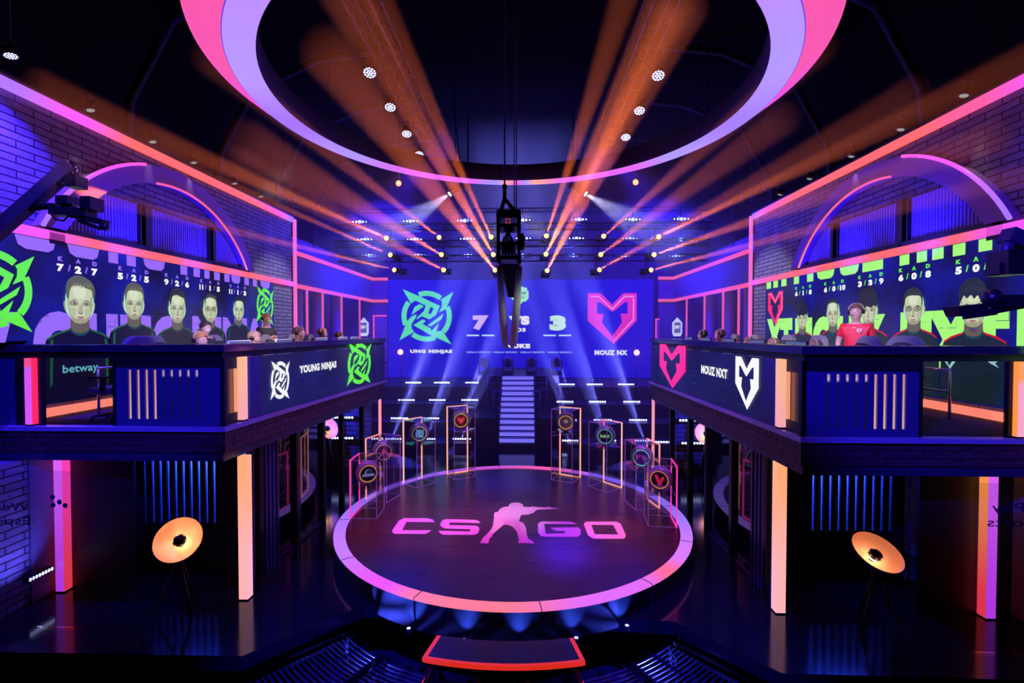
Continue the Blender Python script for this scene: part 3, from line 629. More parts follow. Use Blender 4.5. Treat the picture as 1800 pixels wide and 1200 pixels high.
    # glass partition and slatted screen under the side edge
    gp = thing('glass_partition', 'dark reflective glass partition under the inner edge of the %s balcony' % side, 'glass partition')
    dk = mat('dark mirror glass', (.004, .004, .008), .03, 0, 1.0)
    for u0, u1 in ((1.5, 2.05), (2.2, 3.1)):
        MB().beam(C + D * u0 + Vector((s * .12, 0, 1.06)), C + D * u1 + Vector((s * .12, 0, 1.06)), .02, 2.0).build('pane', dk, gp)
    fb = MB()
    for u in (1.47, 2.08, 2.17, 3.13): fb.beam(C + D * u + Vector((s * .11, 0, 0)), C + D * u + Vector((s * .11, 0, 2.07)), .05, .05)
    fb.beam(C + D * 1.5 + Vector((s * .11, 0, .04)), C + D * 3.1 + Vector((s * .11, 0, .04)), .05, .05); fb.build('frame', mat('blue black frame', (.06, .05, .14), .25, .5), gp)
    sl = thing('slatted_screen', 'black vertical slatted screen behind the corner light column, %s side' % side, 'slatted screen')
    sm = MB()
    for k in range(7): p = C + D * (.72 + k * .11) + Vector((s * .12, 0, 0)); sm.beam(p, p + Vector((0, 0, 2.07)), .05, .04)
    sm.build('slats', M_NAVY, sl)
    # slotted panel facing the room, glowing blue from behind
    yy = 7.6; xa, xb = (ony(238, 900, yy).x, ony(428, 900, yy).x) if s < 0 else (ony(1380, 900, yy).x, ony(1590, 900, yy).x)
    sx = [ony(256 + 13.4 * i, 870, yy).x for i in range(10)] if s < 0 else [ony(1430 + 15.1 * i, 870, yy).x for i in range(10)]
    K = thing('slotted_wall_panel', 'black wall panel with ten glowing blue slots under the %s balcony' % side, 'wall panel')
    pm = MB(); hw = .02; xs = [xa] + [v for x in sx for v in (x - hw, x + hw)] + [xb]
    for i in range(0, len(xs), 2): pm.box((xs[i], yy, .75), (xs[i + 1], yy + .03, 2.07))
    pm.box((xa, yy, 0), (xb, yy + .03, .75)); pm.build('front_board', M_BLACK, K)
    box('back_board', (xa, yy + .3, 0), (xb, yy + .33, 2.07), mat('pale back board', (.5, .5, .6), .6), K)
    pp = MB(); 
    xe = xa if s < 0 else xb
    pp.tube([(xe, yy - .1, 0), (xe, yy - .1, 2.07)], .018, 8); pp.build('edge_tube', mat('blue tube', (.15, .15, .5), .2, .6), K)
    area(((xa + xb) / 2, yy + .17, 2.06), ((xa + xb) / 2, yy + .22, 1.0), 160, (.02, .06, 1), 1.2, .08)
    # smooth panel and black shade board beside the column, black one added for darkness
    yb = pf.y + .15
    struct(box('wall_%s' % side, (min(s * WX, s * (WX - .03)), yb - .42, 0), (max(s * WX, s * (WX - .03)), yb, 2.07), mat('smooth painted panel', (.12, .12, .2), .6)))
    struct(box('wall_%s' % side, (min(s * (WX - .02), xa + .5 if s < 0 else xb - .5), yb, 0), (max(s * (WX - .02), xa + .5 if s < 0 else xb - .5), yb + .05, 2.07), mat('black shade board', (.006, .006, .01), .5)))
    # brick wall far below the balcony
    bw = box('wall_%s' % side, (min(s * 4.25, s * WX), 13.5, 0), (max(s * 4.25, s * WX), 13.65, 2.55), br_back); struct(bw)
    spot((s * 5.0, 12.4, 1.9), (s * 4.9, 13.5, .9), 120, (.03, .04, 1), 90, .8)
    # wall wash and bar at the ground near the column
    if s < 0: spot((s * 6.3, 6.3, .1), (s * 6.86, 6.3, 1.2), 160, (.12, .1, 1), 70, .8)
    # mirrored lettering on the side glass pane
    gp2 = thing('lettered_glass', 'glass screen with mirrored lettering below the %s balcony beside the light column' % side, 'glass screen')
    yg = 6.0 if s < 0 else 5.85; xg0, xg1 = ((-6.85, -5.3) if s < 0 else (5.55, 6.85))
    box('pane', (xg0, yg, 0.02), (xg1, yg + .012, 2.06), M_GLASS, gp2)
    ym, = (yg - .004,); cv = Canvas((0, ym, 0), (1, 0, 0)); LT = mat('dark blue lettering', (.03, .02, .15), .5)
    if s < 0:
        x1 = ony(52, 905, ym).x; z_ = ony(40, 905, ym).z
        cv.text('WePlay', x1 - .75, z_ + .02, x1, z_ + .16, LT, 1, .0, True); cv.text('Esports', x1 - .78, z_ - .16, x1 + .01, z_ - .02, LT, 1, .0, True)
        for X, Y in ((93, 873), (94, 887), (105, 882), (115, 888)):
            x, z = cv.px(X, Y); cv.poly(disc(.033, 12, x, z), LT)
    else:
        x0 = ony(1743, 905, ym).x; z_ = ony(1745, 905, ym).z
        cv.text('WePlay', x0, z_ + .0, x0 + .75, z_ + .15, LT, 1, .0, True); cv.text('Esports', x0 - .05, z_ - .17, x0 + .72, z_ - .03, LT, 1, .0, True)
    cv.build('mirrored_lettering', gp2)
    # chrome crowd rail along the screen wall on the balcony
    H = thing('chrome_rail', 'two bar chrome rail in front of the big screen on the %s balcony' % side, 'rail')
    xr = s * (WX - .45); rl = MB()
    for z in (3.3, 2.98): rl.tube([(xr, 7.2, z), (xr, 12.6, z)], .016, 8)
    rl.build('bars', M_CHROME, H); rp = MB()
    for y in (7.22, 8.2, 9.6, 11.0, 12.5): rp.tube([(xr, y, 2.575), (xr, y, 3.3)], .018, 8)
    rp.build('posts', M_CHROME, H)

# ================================================================ LED screens
def screen_mat(name, base, glow, st=1.0, scale=0.5):
    m, nt, b = nodes(name); L = nt.links; g = nt.nodes.new('ShaderNodeNewGeometry')
    no = nt.nodes.new('ShaderNodeTexNoise'); no.inputs['Scale'].default_value = scale; no.inputs['Detail'].default_value = 4; L.new(g.outputs['Position'], no.inputs['Vector'])
    rp = nt.nodes.new('ShaderNodeValToRGB'); rp.color_ramp.elements[0].position = .4; rp.color_ramp.elements[1].position = .68
    rp.color_ramp.elements[0].color = (*base, 1); rp.color_ramp.elements[1].color = (*glow, 1)
    L.new(no.outputs[0], rp.inputs[0]); L.new(rp.outputs[0], b.inputs['Emission Color']); b.inputs['Emission Strength'].default_value = st
    b.inputs['Base Color'].default_value = (.01, .01, .01, 1); b.inputs['Roughness'].default_value = .6; MC[name] = m; return m
def flat(c, st=1.0): return emit('lit %.3f %.3f %.3f %.2f' % (*c, st), c, st, False)
GREEN = (.12, .85, .03); LGREEN = (.38, .95, .16); LAVT = (.3, .14, .9); NAVYB = (.004, .004, .07)
SKIN_E = flat((.55, .62, .38)); SKIN_S = flat((.12, .1, .06)); RIMG = flat((.35, .95, .6)); EYE = flat((.01, .01, .02)); LIP = flat((.45, .16, .17)); JERS = flat((.002, .003, .007)); JERS2 = flat((.006, .05, .05))
def portrait(c, u, zc, spec, name, parent, flip=1, mb_extra=None):
    """flat head and shoulders picture on the screen; zc chin height, H head height"""
    H = spec.get('H', .66); Wd = H * .385; hair = flat(spec['hair']); top = zc + H
    def P(x, y):
        y = y * .5 if -1.3 < y < 0 else y
        return (u + x * Wd * flip, zc + y * H)
    def pl(L, m, lay, k=3): c.poly(smooth2([P(*p) for p in L], k) if k else [P(*p) for p in L], m, lay)
    jersey = spec.get('jersey', JERS); trim = spec['trim']; zb = -(zc - 2.82) / H
    # shoulders and jersey down to the bottom of the screen
    pl([(-.7, -.28), (-1.6, -.5), (-2.15, -.75), (-2.35, -1.2), (-2.4, zb), (2.4, zb), (2.35, -1.2), (2.15, -.75), (1.6, -.5), (.7, -.28)], jersey, 3, 0)
    for q in (-1, 1):
        pl([(q * .72, -.27), (q * 1.6, -.48), (q * 2.15, -.73), (q * 2.1, -.8), (q * 1.5, -.56), (q * .7, -.36)], trim, 4, 0)
        pl([(q * 1.75, -.75), (q * 1.95, -.85), (q * 2.0, -1.5), (q * 1.85, -1.4)], spec.get('sleeve', trim), 4, 0)
    # neck
    pl([(-.62, .2), (-.66, -.2), (-.75, -.32), (-.35, -.5), (0, -.56), (.35, -.5), (.75, -.32), (.66, -.2), (.62, .2)], SKIN_S, 4, 0)
    pl([(-.75, -.32), (-.68, -.2), (-.45, -.42), (0, -.5), (.45, -.42), (.68, -.2), (.75, -.32), (.35, -.58), (0, -.64), (-.35, -.58)], spec.get('collar', JERS2), 5, 0)
    # ears, rim light, face, shade
    for q in (-1, 1): pl([(q * .85, .5), (q * 1.06, .52), (q * 1.05, .38), (q * .92, .26), (q * .8, .3)], flat((.4, .3, .22)), 4, 2)
    pl([(-.93, .7), (-.96, .45), (-.88, .24), (-.5, .1), (-.2, .1), (.2, .1), (.5, .1), (.88, .24), (.96, .45), (.93, .7), (.6, .88), (-.6, .88)], RIMG, 6)
    pl([(-.86, .7), (-.88, .45), (-.78, .22), (-.5, .06), (-.2, .0), (.2, .0), (.5, .06), (.78, .22), (.88, .45), (.86, .7), (.6, .9), (-.6, .9)], SKIN_E, 7)
    pl([(-.78, .24), (-.5, .06), (-.2, 0), (.2, 0), (.5, .06), (.78, .24), (.4, .12), (0, .09), (-.4, .12)], flat((.33, .33, .2)), 8, 0)
    pl([(.86, .68), (.88, .45), (.78, .24), (.62, .16), (.66, .4), (.68, .62)], flat((.36, .38, .23)), 8, 0)
    for q in (-1, 1):
        pl([(q * .14, .5), (q * .4, .54), (q * .7, .52), (q * .72, .44), (q * .4, .415), (q * .16, .44)], flat((.3, .3, .17)), 8)
        pl([(q * .3, .34), (q * .62, .38), (q * .7, .26), (q * .45, .14), (q * .34, .2)], flat((.46, .5, .3)), 8)
    pl([(-.5, .84), (0, .87), (.4, .84), (.3, .64), (0, .6), (-.35, .64)], flat((.66, .74, .5)), 8)
    pl([(-.22, .1), (0, .115), (.22, .1), (.12, .075), (-.12, .075)], flat((.3, .3, .18)), 9)
    pl([(-.86, .68), (-.88, .45), (-.78, .24), (-.66, .2), (-.7, .42), (-.74, .62)], flat((.42, .46, .28)), 8, 0)
    # nose, mouth, eyes, brows
    pl([(-.06, .46), (.1, .46), (.17, .27), (.1, .235), (-.12, .235), (-.17, .27)], flat((.4, .4, .25)), 9, 0)
    pl([(-.16, .262), (0, .245), (.16, .262), (.1, .228), (-.1, .228)], flat((.1, .07, .05)), 10, 0)
    pl([(-.3, .148), (-.1, .165), (0, .158), (.1, .165), (.3, .148), (.1, .118), (-.1, .118)], LIP, 10, 0)
    pl([(-.3, .15), (0, .146), (.3, .15), (0, .137)], EYE, 11, 0)
    for q in (-1, 1):
        pl([(q * .2, .47), (q * .4, .505), (q * .62, .47), (q * .4, .445)], flat((.25, .2, .15)), 9, 0)
        pl([(q * .26, .47), (q * .4, .488), (q * .56, .47), (q * .4, .455)], flat((.7, .75, .7)), 10, 0)
        c.poly(disc(.013 * H / .66 * 1.3, 8, *P(q * .41, .472)), EYE, 11)
        pl([(q * .16, .535), (q * .42, .575), (q * .7, .54), (q * .44, .55)], hair if sum(spec['hair']) < .3 else flat((.12, .09, .04)), 10, 0)
    if spec.get('glasses'):
        for q in (-1, 1):
            o = disc(.34, 12, q * .42, .47, .085); i_ = disc(.29, 12, q * .42, .47, .066)
            for k in range(12): pl([o[k], o[(k + 1) % 12], i_[(k + 1) % 12], i_[k]], flat((.02, .02, .02)), 12, 0)
        pl([(-.1, .49), (.1, .49), (.1, .48), (-.1, .48)], flat((.02, .02, .02)), 12, 0)
    pl(spec['shape'], hair, 13)
    for k in range(9):   # strands of lighter hair
        x = -.6 + k * .15 + random.uniform(-.04, .04); y = .95 + random.uniform(-.03, .03)
        pl([(x, y - .07), (x + .12, y + .02), (x + .18, y + .01), (x + .05, y - .08)], flat(tuple(v * 1.9 + .01 for v in spec['hair'])), 14, 0)
    if spec.get('tattoo'): pl([(-.3, -.12), (0, -.06), (.3, -.14), (.15, -.28), (-.1, -.2)], flat((.08, .05, .12)), 6)
    tx = spec.get('text')
    if tx: c.text(tx, u - .3, 3.2, u + .3, 3.36, flat((.15, .5, .6)), 5, .02)
    if spec.get('chest'): 
        mlogo(c, u - .38 * 1, 3.42, .1, .13, flat((.4, .75, .65)), jersey, 5)
        c.poly([(u + .1, 3.5), (u + .3, 3.56), (u + .42, 3.48), (u + .34, 3.42), (u + .4, 3.36), (u + .28, 3.41), (u + .2, 3.46)], flat((.4, .7, .65)), 5)
    return c.build(name, parent)
H_QUIFF = [(-.92, .58), (-1.0, .78), (-.9, .98), (-.6, 1.1), (-.2, 1.16), (.3, 1.13), (.75, 1.03), (1.0, .85), (.95, .6), (.82, .66), (.75, .82), (.4, .86), (-.1, .93), (-.5, .9), (-.72, .8), (-.8, .62)]
H_SHORT = [(-.9, .55), (-.95, .78), (-.8, .98), (-.4, 1.1), (.1, 1.12), (.6, 1.05), (.9, .85), (.92, .55), (.84, .62), (.74, .82), (.3, .87), (-.3, .88), (-.7, .82), (-.82, .62)]
H_BUZZ = [(-.88, .55), (-.92, .76), (-.75, .93), (-.35, 1.02), (.2, 1.03), (.68, .95), (.9, .78), (.88, .55), (.82, .64), (.68, .83), (.2, .9), (-.3, .9), (-.68, .83), (-.82, .64)]
H_CURL = [(-.95, .58), (-1.15, .8), (-1.05, 1.02), (-.75, 1.2), (-.3, 1.22), (.0, 1.3), (.45, 1.24), (.85, 1.12), (1.12, .9), (1.05, .62), (.86, .56), (.7, .62), (.3, .55), (-.1, .6), (-.5, .54), (-.82, .6)]
H_FRINGE = [(-.92, .55), (-1.0, .8), (-.85, 1.03), (-.4, 1.17), (.15, 1.2), (.65, 1.1), (.98, .88), (.95, .55), (.85, .62), (.78, .74), (.5, .66), (.35, .76), (.1, .68), (-.1, .78), (-.4, .7), (-.6, .78), (-.83, .62)]

def stats(c, u, z, txt, lab_m, sl_m, name, parent, sgn=1):
    a = txt.split('/'); d = .285
    for i, (t, l) in enumerate(zip(a, 'KAD')):
        x = u + (i - 1) * d; w = {'1': .022, '11': .06, '10': .085}.get(t, .055)
        c.text(t, x - w, z, x + w, z + .115, E_WHITE, 2, .04 if t == '9' else .065)
        c.text(l, x - .042, z + .155, x + .042, z + .225, lab_m, 4, .07)
    for i in (-.5, .5): c.poly([(u + i * d - .025, z + .02), (u + i * d - .002, z + .02), (u + i * d + .025, z + .12), (u + i * d + .002, z + .12)], sl_m, 2)
    return c.build(name, parent)
def circuits(c, u0, u1, z0, z1, m, n, layer=1):
    for i in range(n):
        x = random.uniform(u0, u1 - .4); z = random.uniform(z0, z1 - .3); t = .012; a = random.uniform(.15, .4); b_ = random.uniform(.12, .3)
        c.rect(x, z, x + a, z + t, m, layer); c.rect(x + a, z, x + a + t, z + b_, m, layer); 
        if i % 2: c.rect(x + a, z + b_, x + a + .15, z + b_ + t, m, layer)
for side, s in (('left', -1), ('right', 1)):
    XS = s * (WX - .08); ztop, zbot = 5.21, 2.8
    dn = 5.2; df = onx(480, 500, XS).y if s < 0 else onx(1346, 500, XS).y
    scr = thing('led_wall_screen', 'large LED wall screen with five player portraits and %s lettering, %s wall' % ('lavender' if s < 0 else 'green', side), 'screen')
    if s < 0: box('upper_panel', (min(XS, s * WX), dn, 3.74), (max(XS, s * WX), 6.6, ztop), screen_mat('screen left', (.002, .003, .03), (.004, .01, .33), 1.0, .9), scr)
    box('panel', (min(XS, s * WX), dn if s > 0 else 6.6, zbot), (max(XS, s * WX), df, ztop), MC['screen left'] if s < 0 and 'screen left' in MC else screen_mat('screen %s' % side, (.002, .003, .03), (.004, .01, .33), 1.0, .9), scr)
    c = Canvas((XS, 0 if s < 0 else 0, 0), (0, -s, 0), (0, 0, 1), .0022)
    big = flat(LAVT) if s < 0 else flat(LGREEN); U = (lambda X: c.px(X, 560)[0])
    circuits(c, *sorted((-s * dn * 1.02, -s * df)), 3.9, 5.0, flat((.004, .01, .14)), 40); c.build('circuit_pattern', scr)
    # cropped lower ends of the top row of letters
    if s < 0: T_ = [(28,100,1),(120,176,1),(192,209,0),(224,240,0),(253,291,1),(318,330,0),(341,352,0),(360,369,0),(377,387,0),(395,404,0),(407,423,1),(430,438,0),(445,452,0),(458,475,1)]
    else: T_ = [(1347,1355,0),(1359,1367,0),(1373,1382,0),(1395,1404,0),(1418,1429,0),(1435,1466,1),(1475,1509,1),(1515,1551,0),(1580,1597,0),(1610,1628,0),(1637,1657,0),(1673,1695,0),(1718,1742,0),(1788,1830,0)]
    for x0, x1, rnd in T_:
        a, b_ = U(x0), U(x1); h = .19
        if rnd: c.poly([(a, ztop - .01), (b_, ztop - .01), (b_ - (b_ - a) * .06, ztop - .14), (b_ - (b_ - a) * .2, ztop - h), (a + (b_ - a) * .25, ztop - h), (a + (b_ - a) * .07, ztop - .14)], big, 2)
        else: c.rect(a, ztop - h, b_, ztop - .01, big, 2)
    c.build('top_lettering', scr)
    if s < 0:
        c.text('OUNG', 6.6, 3.25, 9.45, 4.17, big, 1, .09); c.poly([c.px(-30, 546), c.px(23, 548), c.px(9, 602), c.px(-30, 602)], big, 1); c.text('NINJAS', 9.85, 3.25, 12.95, 4.2, big, 1, .09)
    else:
        c.text('XT', U(1348), 3.25, U(1393), 4.2, big, 1, .09); c.text('MOUZ', U(1398), 3.25, U(1556), 4.2, big, 1, .09); c.text('NXT', U(1583), 3.25, U(1775), 4.2, big, 1, .09); c.text('MO', U(1788), 3.25, U(2000), 4.2, big, 1, .09)
        # dark backing where the first letters would leave the screen
    c.build('big_lettering', scr)
    bgm = flat((.003, .004, .06))
    if s < 0:
        ninja(c, *c.px(-14, 508), .55, .56, flat(GREEN), bgm, 2); c.build('team_logo', scr)
        x, z = c.px(466, 538); ninja(c, x, z, .44, .5, flat(GREEN), bgm, 2); c.build('team_logo', scr)
        FS = [(140, 568, dict(H=.64, hair=(.1, .11, .04), shape=H_QUIFF, text='betway')), (235, 561, dict(H=.58, hair=(.1, .1, .04), shape=H_SHORT)), (311, 567, dict(H=.6, hair=(.015, .02, .012), shape=H_QUIFF)), (369, 566, dict(H=.6, hair=(.03, .035, .02), shape=H_BUZZ, glasses=1)), (419, 563, dict(H=.54, hair=(.01, .012, .012), shape=H_SHORT))]
        ST_ = [(137, 481, '7/2/7'), (235, 494, '5/2/5'), (311, 503, '9/2/6'), (369, 511, '11/1/5'), (418, 518, '11/1/3')]
        trim = flat((.008, .1, .015)); lm = flat(LAVT)
    else:
        x, z = c.px(1363, 542); mlogo(c, x, z, .38, .44, flat((.9, .015, .12)), bgm, 2, flat((1, .3, .45))); c.build('team_logo', scr)
        FS = [(1411, 578, dict(H=.56, hair=(.008, .01, .01), shape=H_CURL)), (1465, 573, dict(H=.56, hair=(.012, .015, .01), shape=H_BUZZ)), (1528, 570, dict(H=.58, hair=(.01, .012, .006), shape=H_CURL)), (1607, 570, dict(H=.56, hair=(.02, .025, .01), shape=H_SHORT, glasses=1)), (1712, 574, dict(H=.6, hair=(.012, .02, .008), shape=H_FRINGE, tattoo=1, chest=1))]
        ST_ = [(1412, 519, '6/1/8'), (1466, 512, '6/0/10'), (1530, 502, '3/3/9'), (1607, 491, '6/0/8'), (1716, 478, '5/0/8')]
        trim = flat((.6, .005, .01)); lm = flat(GREEN)
    for k, (x, y, sp) in enumerate(FS):
        sp['trim'] = trim
        if s > 0: sp['jersey'] = flat((.006, .02, .02)); sp['sleeve'] = sp['jersey']
        u, z = c.px(x, y); portrait(c, u, z, sp, 'player_portrait', scr)
    for k, (x, y, t) in enumerate(ST_):
        u, z = c.px(x, y); stats(c, u, z, t, lm, lm, 'player_score', scr)

# side banner screens on the balconies
for side, s in (('left', -1), ('right', 1)):
    C, E = BAL[s]; D = (E - C).normalized(); N = Vector((-D.y, D.x, 0)); N = N if N.x * s < 0 else -N
    sc_ = thing('led_banner', 'LED banner reading %s with white team mark, %s balcony inner side' % ('YOUNG NINJAS' if s < 0 else 'MOUZ NXT', side), 'banner')
    SPx = lambda X: (onplane(X, 660, C, N) - C).dot(D)
    a, b_ = (SPx(455), SPx(657)) if s < 0 else (SPx(1345), SPx(1157))
    p, q = C + D * a + N * .0, C + D * b_ + N * .0
    MB().beam(p + Vector((0, 0, 3.03)), q + Vector((0, 0, 3.03)), .04, .92).build('panel', screen_mat('banner %s' % side, (.004, .006, .06), (.006, .012, .12), 1, .8), sc_)
    for k, (u0, u1) in enumerate(((.0, a), (b_, (E - C).length))):
        if k == 1: MB().beam(C + D * u0 + Vector((0, 0, 3.03)), C + D * u1 + Vector((0, 0, 3.03)), .05, .92).build('end_panel', M_NAVY, sc_)
        else:
            u_ = (SPx(437) if s < 0 else SPx(1366)); MB().beam(C + D * u_ + Vector((0, 0, 3.03)), C + D * u1 + Vector((0, 0, 3.03)), .05, .92).build('end_panel', M_NAVY, sc_)
    c = Canvas(C + N * .03, D * (1 if s < 0 else -1), (0, 0, 1), .0025)
    W_ = E_WHITE; bg = flat((.005, .008, .075))
    def bx(x0, x1, yt, yb): 
        (a0, z1), (a1, z0) = c.px(x0, yt), c.px(x1, yb); return a0, z0, a1, z1
    circuits(c, *sorted((c.px(470, 650)[0] if s < 0 else c.px(1180, 650)[0], c.px(640, 650)[0] if s < 0 else c.px(1330, 650)[0])), 2.65, 3.4, flat((.006, .02, .2)), 12); c.build('circuit_pattern', sc_)
    if s < 0:
        x, zt = c.px(492, 633); _, zb_ = c.px(492, 704); ninja(c, x, (zt + zb_) / 2, (c.px(509, 660)[0] - c.px(475, 660)[0]) / 2 * 1.02, (zt - zb_) / 2, W_, bg); c.build('team_mark', sc_)
        a0, _ = c.px(526, 650); a1, _ = c.px(591, 650); zt = c.px(590, 634)[1]; zb_ = c.px(590, 649)[1]; c.text('YOUNG NINJAS', a0, zb_, a1, zt, W_, 2, .05); c.build('team_name', sc_)
        x, zt = c.px(632, 601); _, zb_ = c.px(632, 678); ninja(c, x, (zt + zb_) / 2, (c.px(655, 640)[0] - c.px(612, 640)[0]) / 2, (zt - zb_) / 2, flat(GREEN), bg); c.build('green_team_mark', sc_)
    else:
        x, zt = c.px(1313, 630); _, zb_ = c.px(1313, 722); mlogo(c, x, (zt + zb_) / 2 + .02, (c.px(1333, 660)[0] - c.px(1292, 660)[0]) / 2, (zt - zb_) / 2, W_, bg); c.build('team_mark', sc_)
        a0, _ = c.px(1233, 650); a1, _ = c.px(1279, 650); zt = c.px(1256, 645)[1]; zb_ = c.px(1256, 661)[1]; c.text('MOUZ NXT', a0, zb_, a1, zt, W_, 2, .05); c.build('team_name', sc_)
        x, zt = c.px(1181, 606); _, zb_ = c.px(1181, 682); mlogo(c, x, (zt + zb_) / 2, (c.px(1203, 640)[0] - c.px(1158, 640)[0]) / 2, (zt - zb_) / 2, flat((.95, .02, .3)), bg); c.build('pink_team_mark', sc_)

# main screen
YS = 22.3
A_, B_ = ony(682, 492, YS), ony(1148, 650, YS)
ms = thing('main_screen', 'huge blue LED screen behind the stage showing the score 7 to 3', 'screen')
box('panel', (A_.x, YS, 1.72), (B_.x, YS + .12, A_.z), screen_mat('main screen', (.004, .004, .62), (.012, .008, .8), .9, .12), ms)
box('support_frame', (A_.x + .3, YS + .13, 0), (B_.x - .3, YS + .3, 2.2), M_BLACK, ms)
c = Canvas((0, YS, 0), (1, 0, 0), (0, 0, 1), .006)
def bx(x0, x1, yt, yb): (a0, z1), (a1, z0) = c.px(x0, yt), c.px(x1, yb); return a0, z0, a1, z1
x, z = c.px(750, 556.5); gm = flat((.12, .85, .35)); ninja(c, x, z, 48 * .0266 * 1, 48 * .0266, gm, flat((.006, .006, .7))); c.build('team_logo', ms)
x, z = c.px(1076, 560); mlogo(c, x, z, 42.5 * .0264, 44.5 * .0264, flat((.85, .03, .5)), flat((.006, .006, .65)), 2, flat((1, .3, .75))); c.build('team_logo', ms)
c.text('7', *bx(831, 859, 554, 580), flat((.75, .5, .95)), 1, .09); c.text('3', *bx(966, 995, 554, 581), flat((.65, .95, .65)), 1, .09); c.build('score', ms)
c.text('VS', *bx(894, 931, 555, 571), E_WHITE, 1, .08); c.text('BO3', *bx(899, 924, 576, 583), E_WHITE, 1, .07); c.text('NUKE', *bx(889, 932, 604, 612), E_WHITE, 1, .08); c.build('match_lettering', ms)
for x0 in (820, 847, 955, 982): c.rect(*bx(x0, x0 + 22, 588, 590.5), flat((.6, .9, .95)), 1)
c.build('score_underline', ms)
c.text('UNG NINJAS', *bx(721, 795, 614, 622), E_WHITE, 1, .07); c.text('MOUZ NX', *bx(1045, 1103, 615, 624), E_WHITE, 1, .07); c.build('team_name', ms)
c.text('WEPLAY ESPORTS   WEPLAY ESPORTS   WEPLAY ESPORTS   WEPLAY ESPORTS', *bx(819, 1005, 617.5, 620.5), flat((.5, .7, 1)), 1, .02); c.build('sponsor_line', ms)
cx_, cz_ = c.px(914, 519); k = .0266
def crest(c, cx, cz, r, m, m2, nm, parent, lay=1):
    c.poly([(cx + x * r, cz + y * r) for x, y in [(-.85,.85),(-.3,1),(0,1.15),(.3,1),(.85,.85),(.8,.6),(1,.5),(1,-.3),(.65,-.75),(.35,-.7),(0,-1.15),(-.35,-.7),(-.65,-.75),(-1,-.3),(-1,.5),(-.8,.6)]], m, lay)
    c.text('ACADEMY', cx - .8 * r, cz + .1 * r, cx + .8 * r, cz + .45 * r, m2, lay + 1, .02); c.text('LEAGUE', cx - .5 * r, cz - .35 * r, cx + .5 * r, cz - .05 * r, m2, lay + 1, .02)
    c.build(nm, parent)
crest(c, cx_, cz_, 15 * k, flat((.4, .95, .35)), flat((.02, .15, .03)), 'league_crest', ms)

# ================================================================ back of the hall: risers, stairs, bar lights
RISE = mat('black riser', (.03, .03, .05), .5)
TER = [(15.6, 16.6, .2), (16.6, 17.6, .7), (17.6, 18.6, 1.2), (18.6, 21.95, 1.72)]
for side, s in (('left', -1), ('right', 1)):
    t = thing('stepped_riser', 'black stepped riser carrying rows of bar lights %s of the stairs' % side, 'riser')
    for k, (ya, yb, z) in enumerate(TER): box('step', (min(s * 1.55, s * 7.9), ya, 0), (max(s * 1.55, s * 7.9), yb, z), RISE, t)
st = thing('lit_stairs', 'straight flight of glowing lavender blue steps up to the platform under the main screen', 'stairs')
NS = 12; y0, y1, zT = 15.75, 18.1, 2.2
xs0 = ony(877, 790, y0).x; xs1 = ony(940, 790, y0).x
RISER_E = emit('stair riser led', (.2, .17, 1), .95); TREAD = mat('stair tread', (.15, .13, .35), .4)
for k in range(NS):
    ya = y0 + (y1 - y0) * k / NS; yb = y0 + (y1 - y0) * (k + 1) / NS; z = .18 + (zT - .18) * (k + 1) / NS; zl = .18 + (zT - .18) * k / NS
    q = box('step', (xs0, ya, zl - .02), (xs1, yb + .02, z), TREAD, st); box('lit_riser', (xs0 + .01, ya - .008, zl + .03), (xs1 - .01, ya - .001, z - .015), RISER_E, q)
box('base', (xs0 - .1, y0 - .1, 0), (xs1 + .1, y1, .16), M_BLACK, st)
for x in (xs0 - .05, xs1 + .01): MB().beam((x + .02, y0, .2), (x + .02, y1, 2.2), .05, .4).build('stringer', M_BLACK, st)
cx0 = (xs0 + xs1) / 2
pt = thing('platform', 'black platform at the head of the lit stairs', 'platform'); box('deck', (cx0 - 1.55, y1 + .03, 1.95), (cx0 + 1.55, 22.15, 2.2), M_BLACK, pt)
box('left_skirt', (cx0 - 1.5, 15.8, 0), (xs0 - .12, y1, 1.0), M_BLACK, pt); box('right_skirt', (xs1 + .12, 15.8, 0), (cx0 + 1.5, y1, 1.0), M_BLACK, pt); box('back_skirt', (cx0 - 1.5, y1 + .03, 0), (cx0 + 1.5, 18.6, 1.95), M_BLACK, pt)
for s, lab in ((-1, 'left'), (1, 'right')):
    for lv, (X0, X1, Yt, Yb, yy) in enumerate((((857, 883) if s < 0 else (936, 961)) + (660, 685, 18.0), ((867, 882) if s < 0 else (937, 949)) + (688, 716, 17.2))):
        a, b_ = ony(X0, Yt, yy), ony(X1, Yb, yy); m = MB()
        for z in (a.z, (a.z + b_.z) / 2, b_.z + .02): m.tube([(a.x, yy, z), (b_.x, yy, z)], .014, 6)
        for x in (a.x, b_.x): m.tube([(x, yy, 1.0), (x, yy, a.z)], .016, 6)
        tag(m.build('tube_railing', mat('blue lit steel', (.25, .2, .7), .3, .6)), '%s thin steel tube railing %s of the lit stairs' % ('upper' if lv == 0 else 'lower', lab), 'railing')

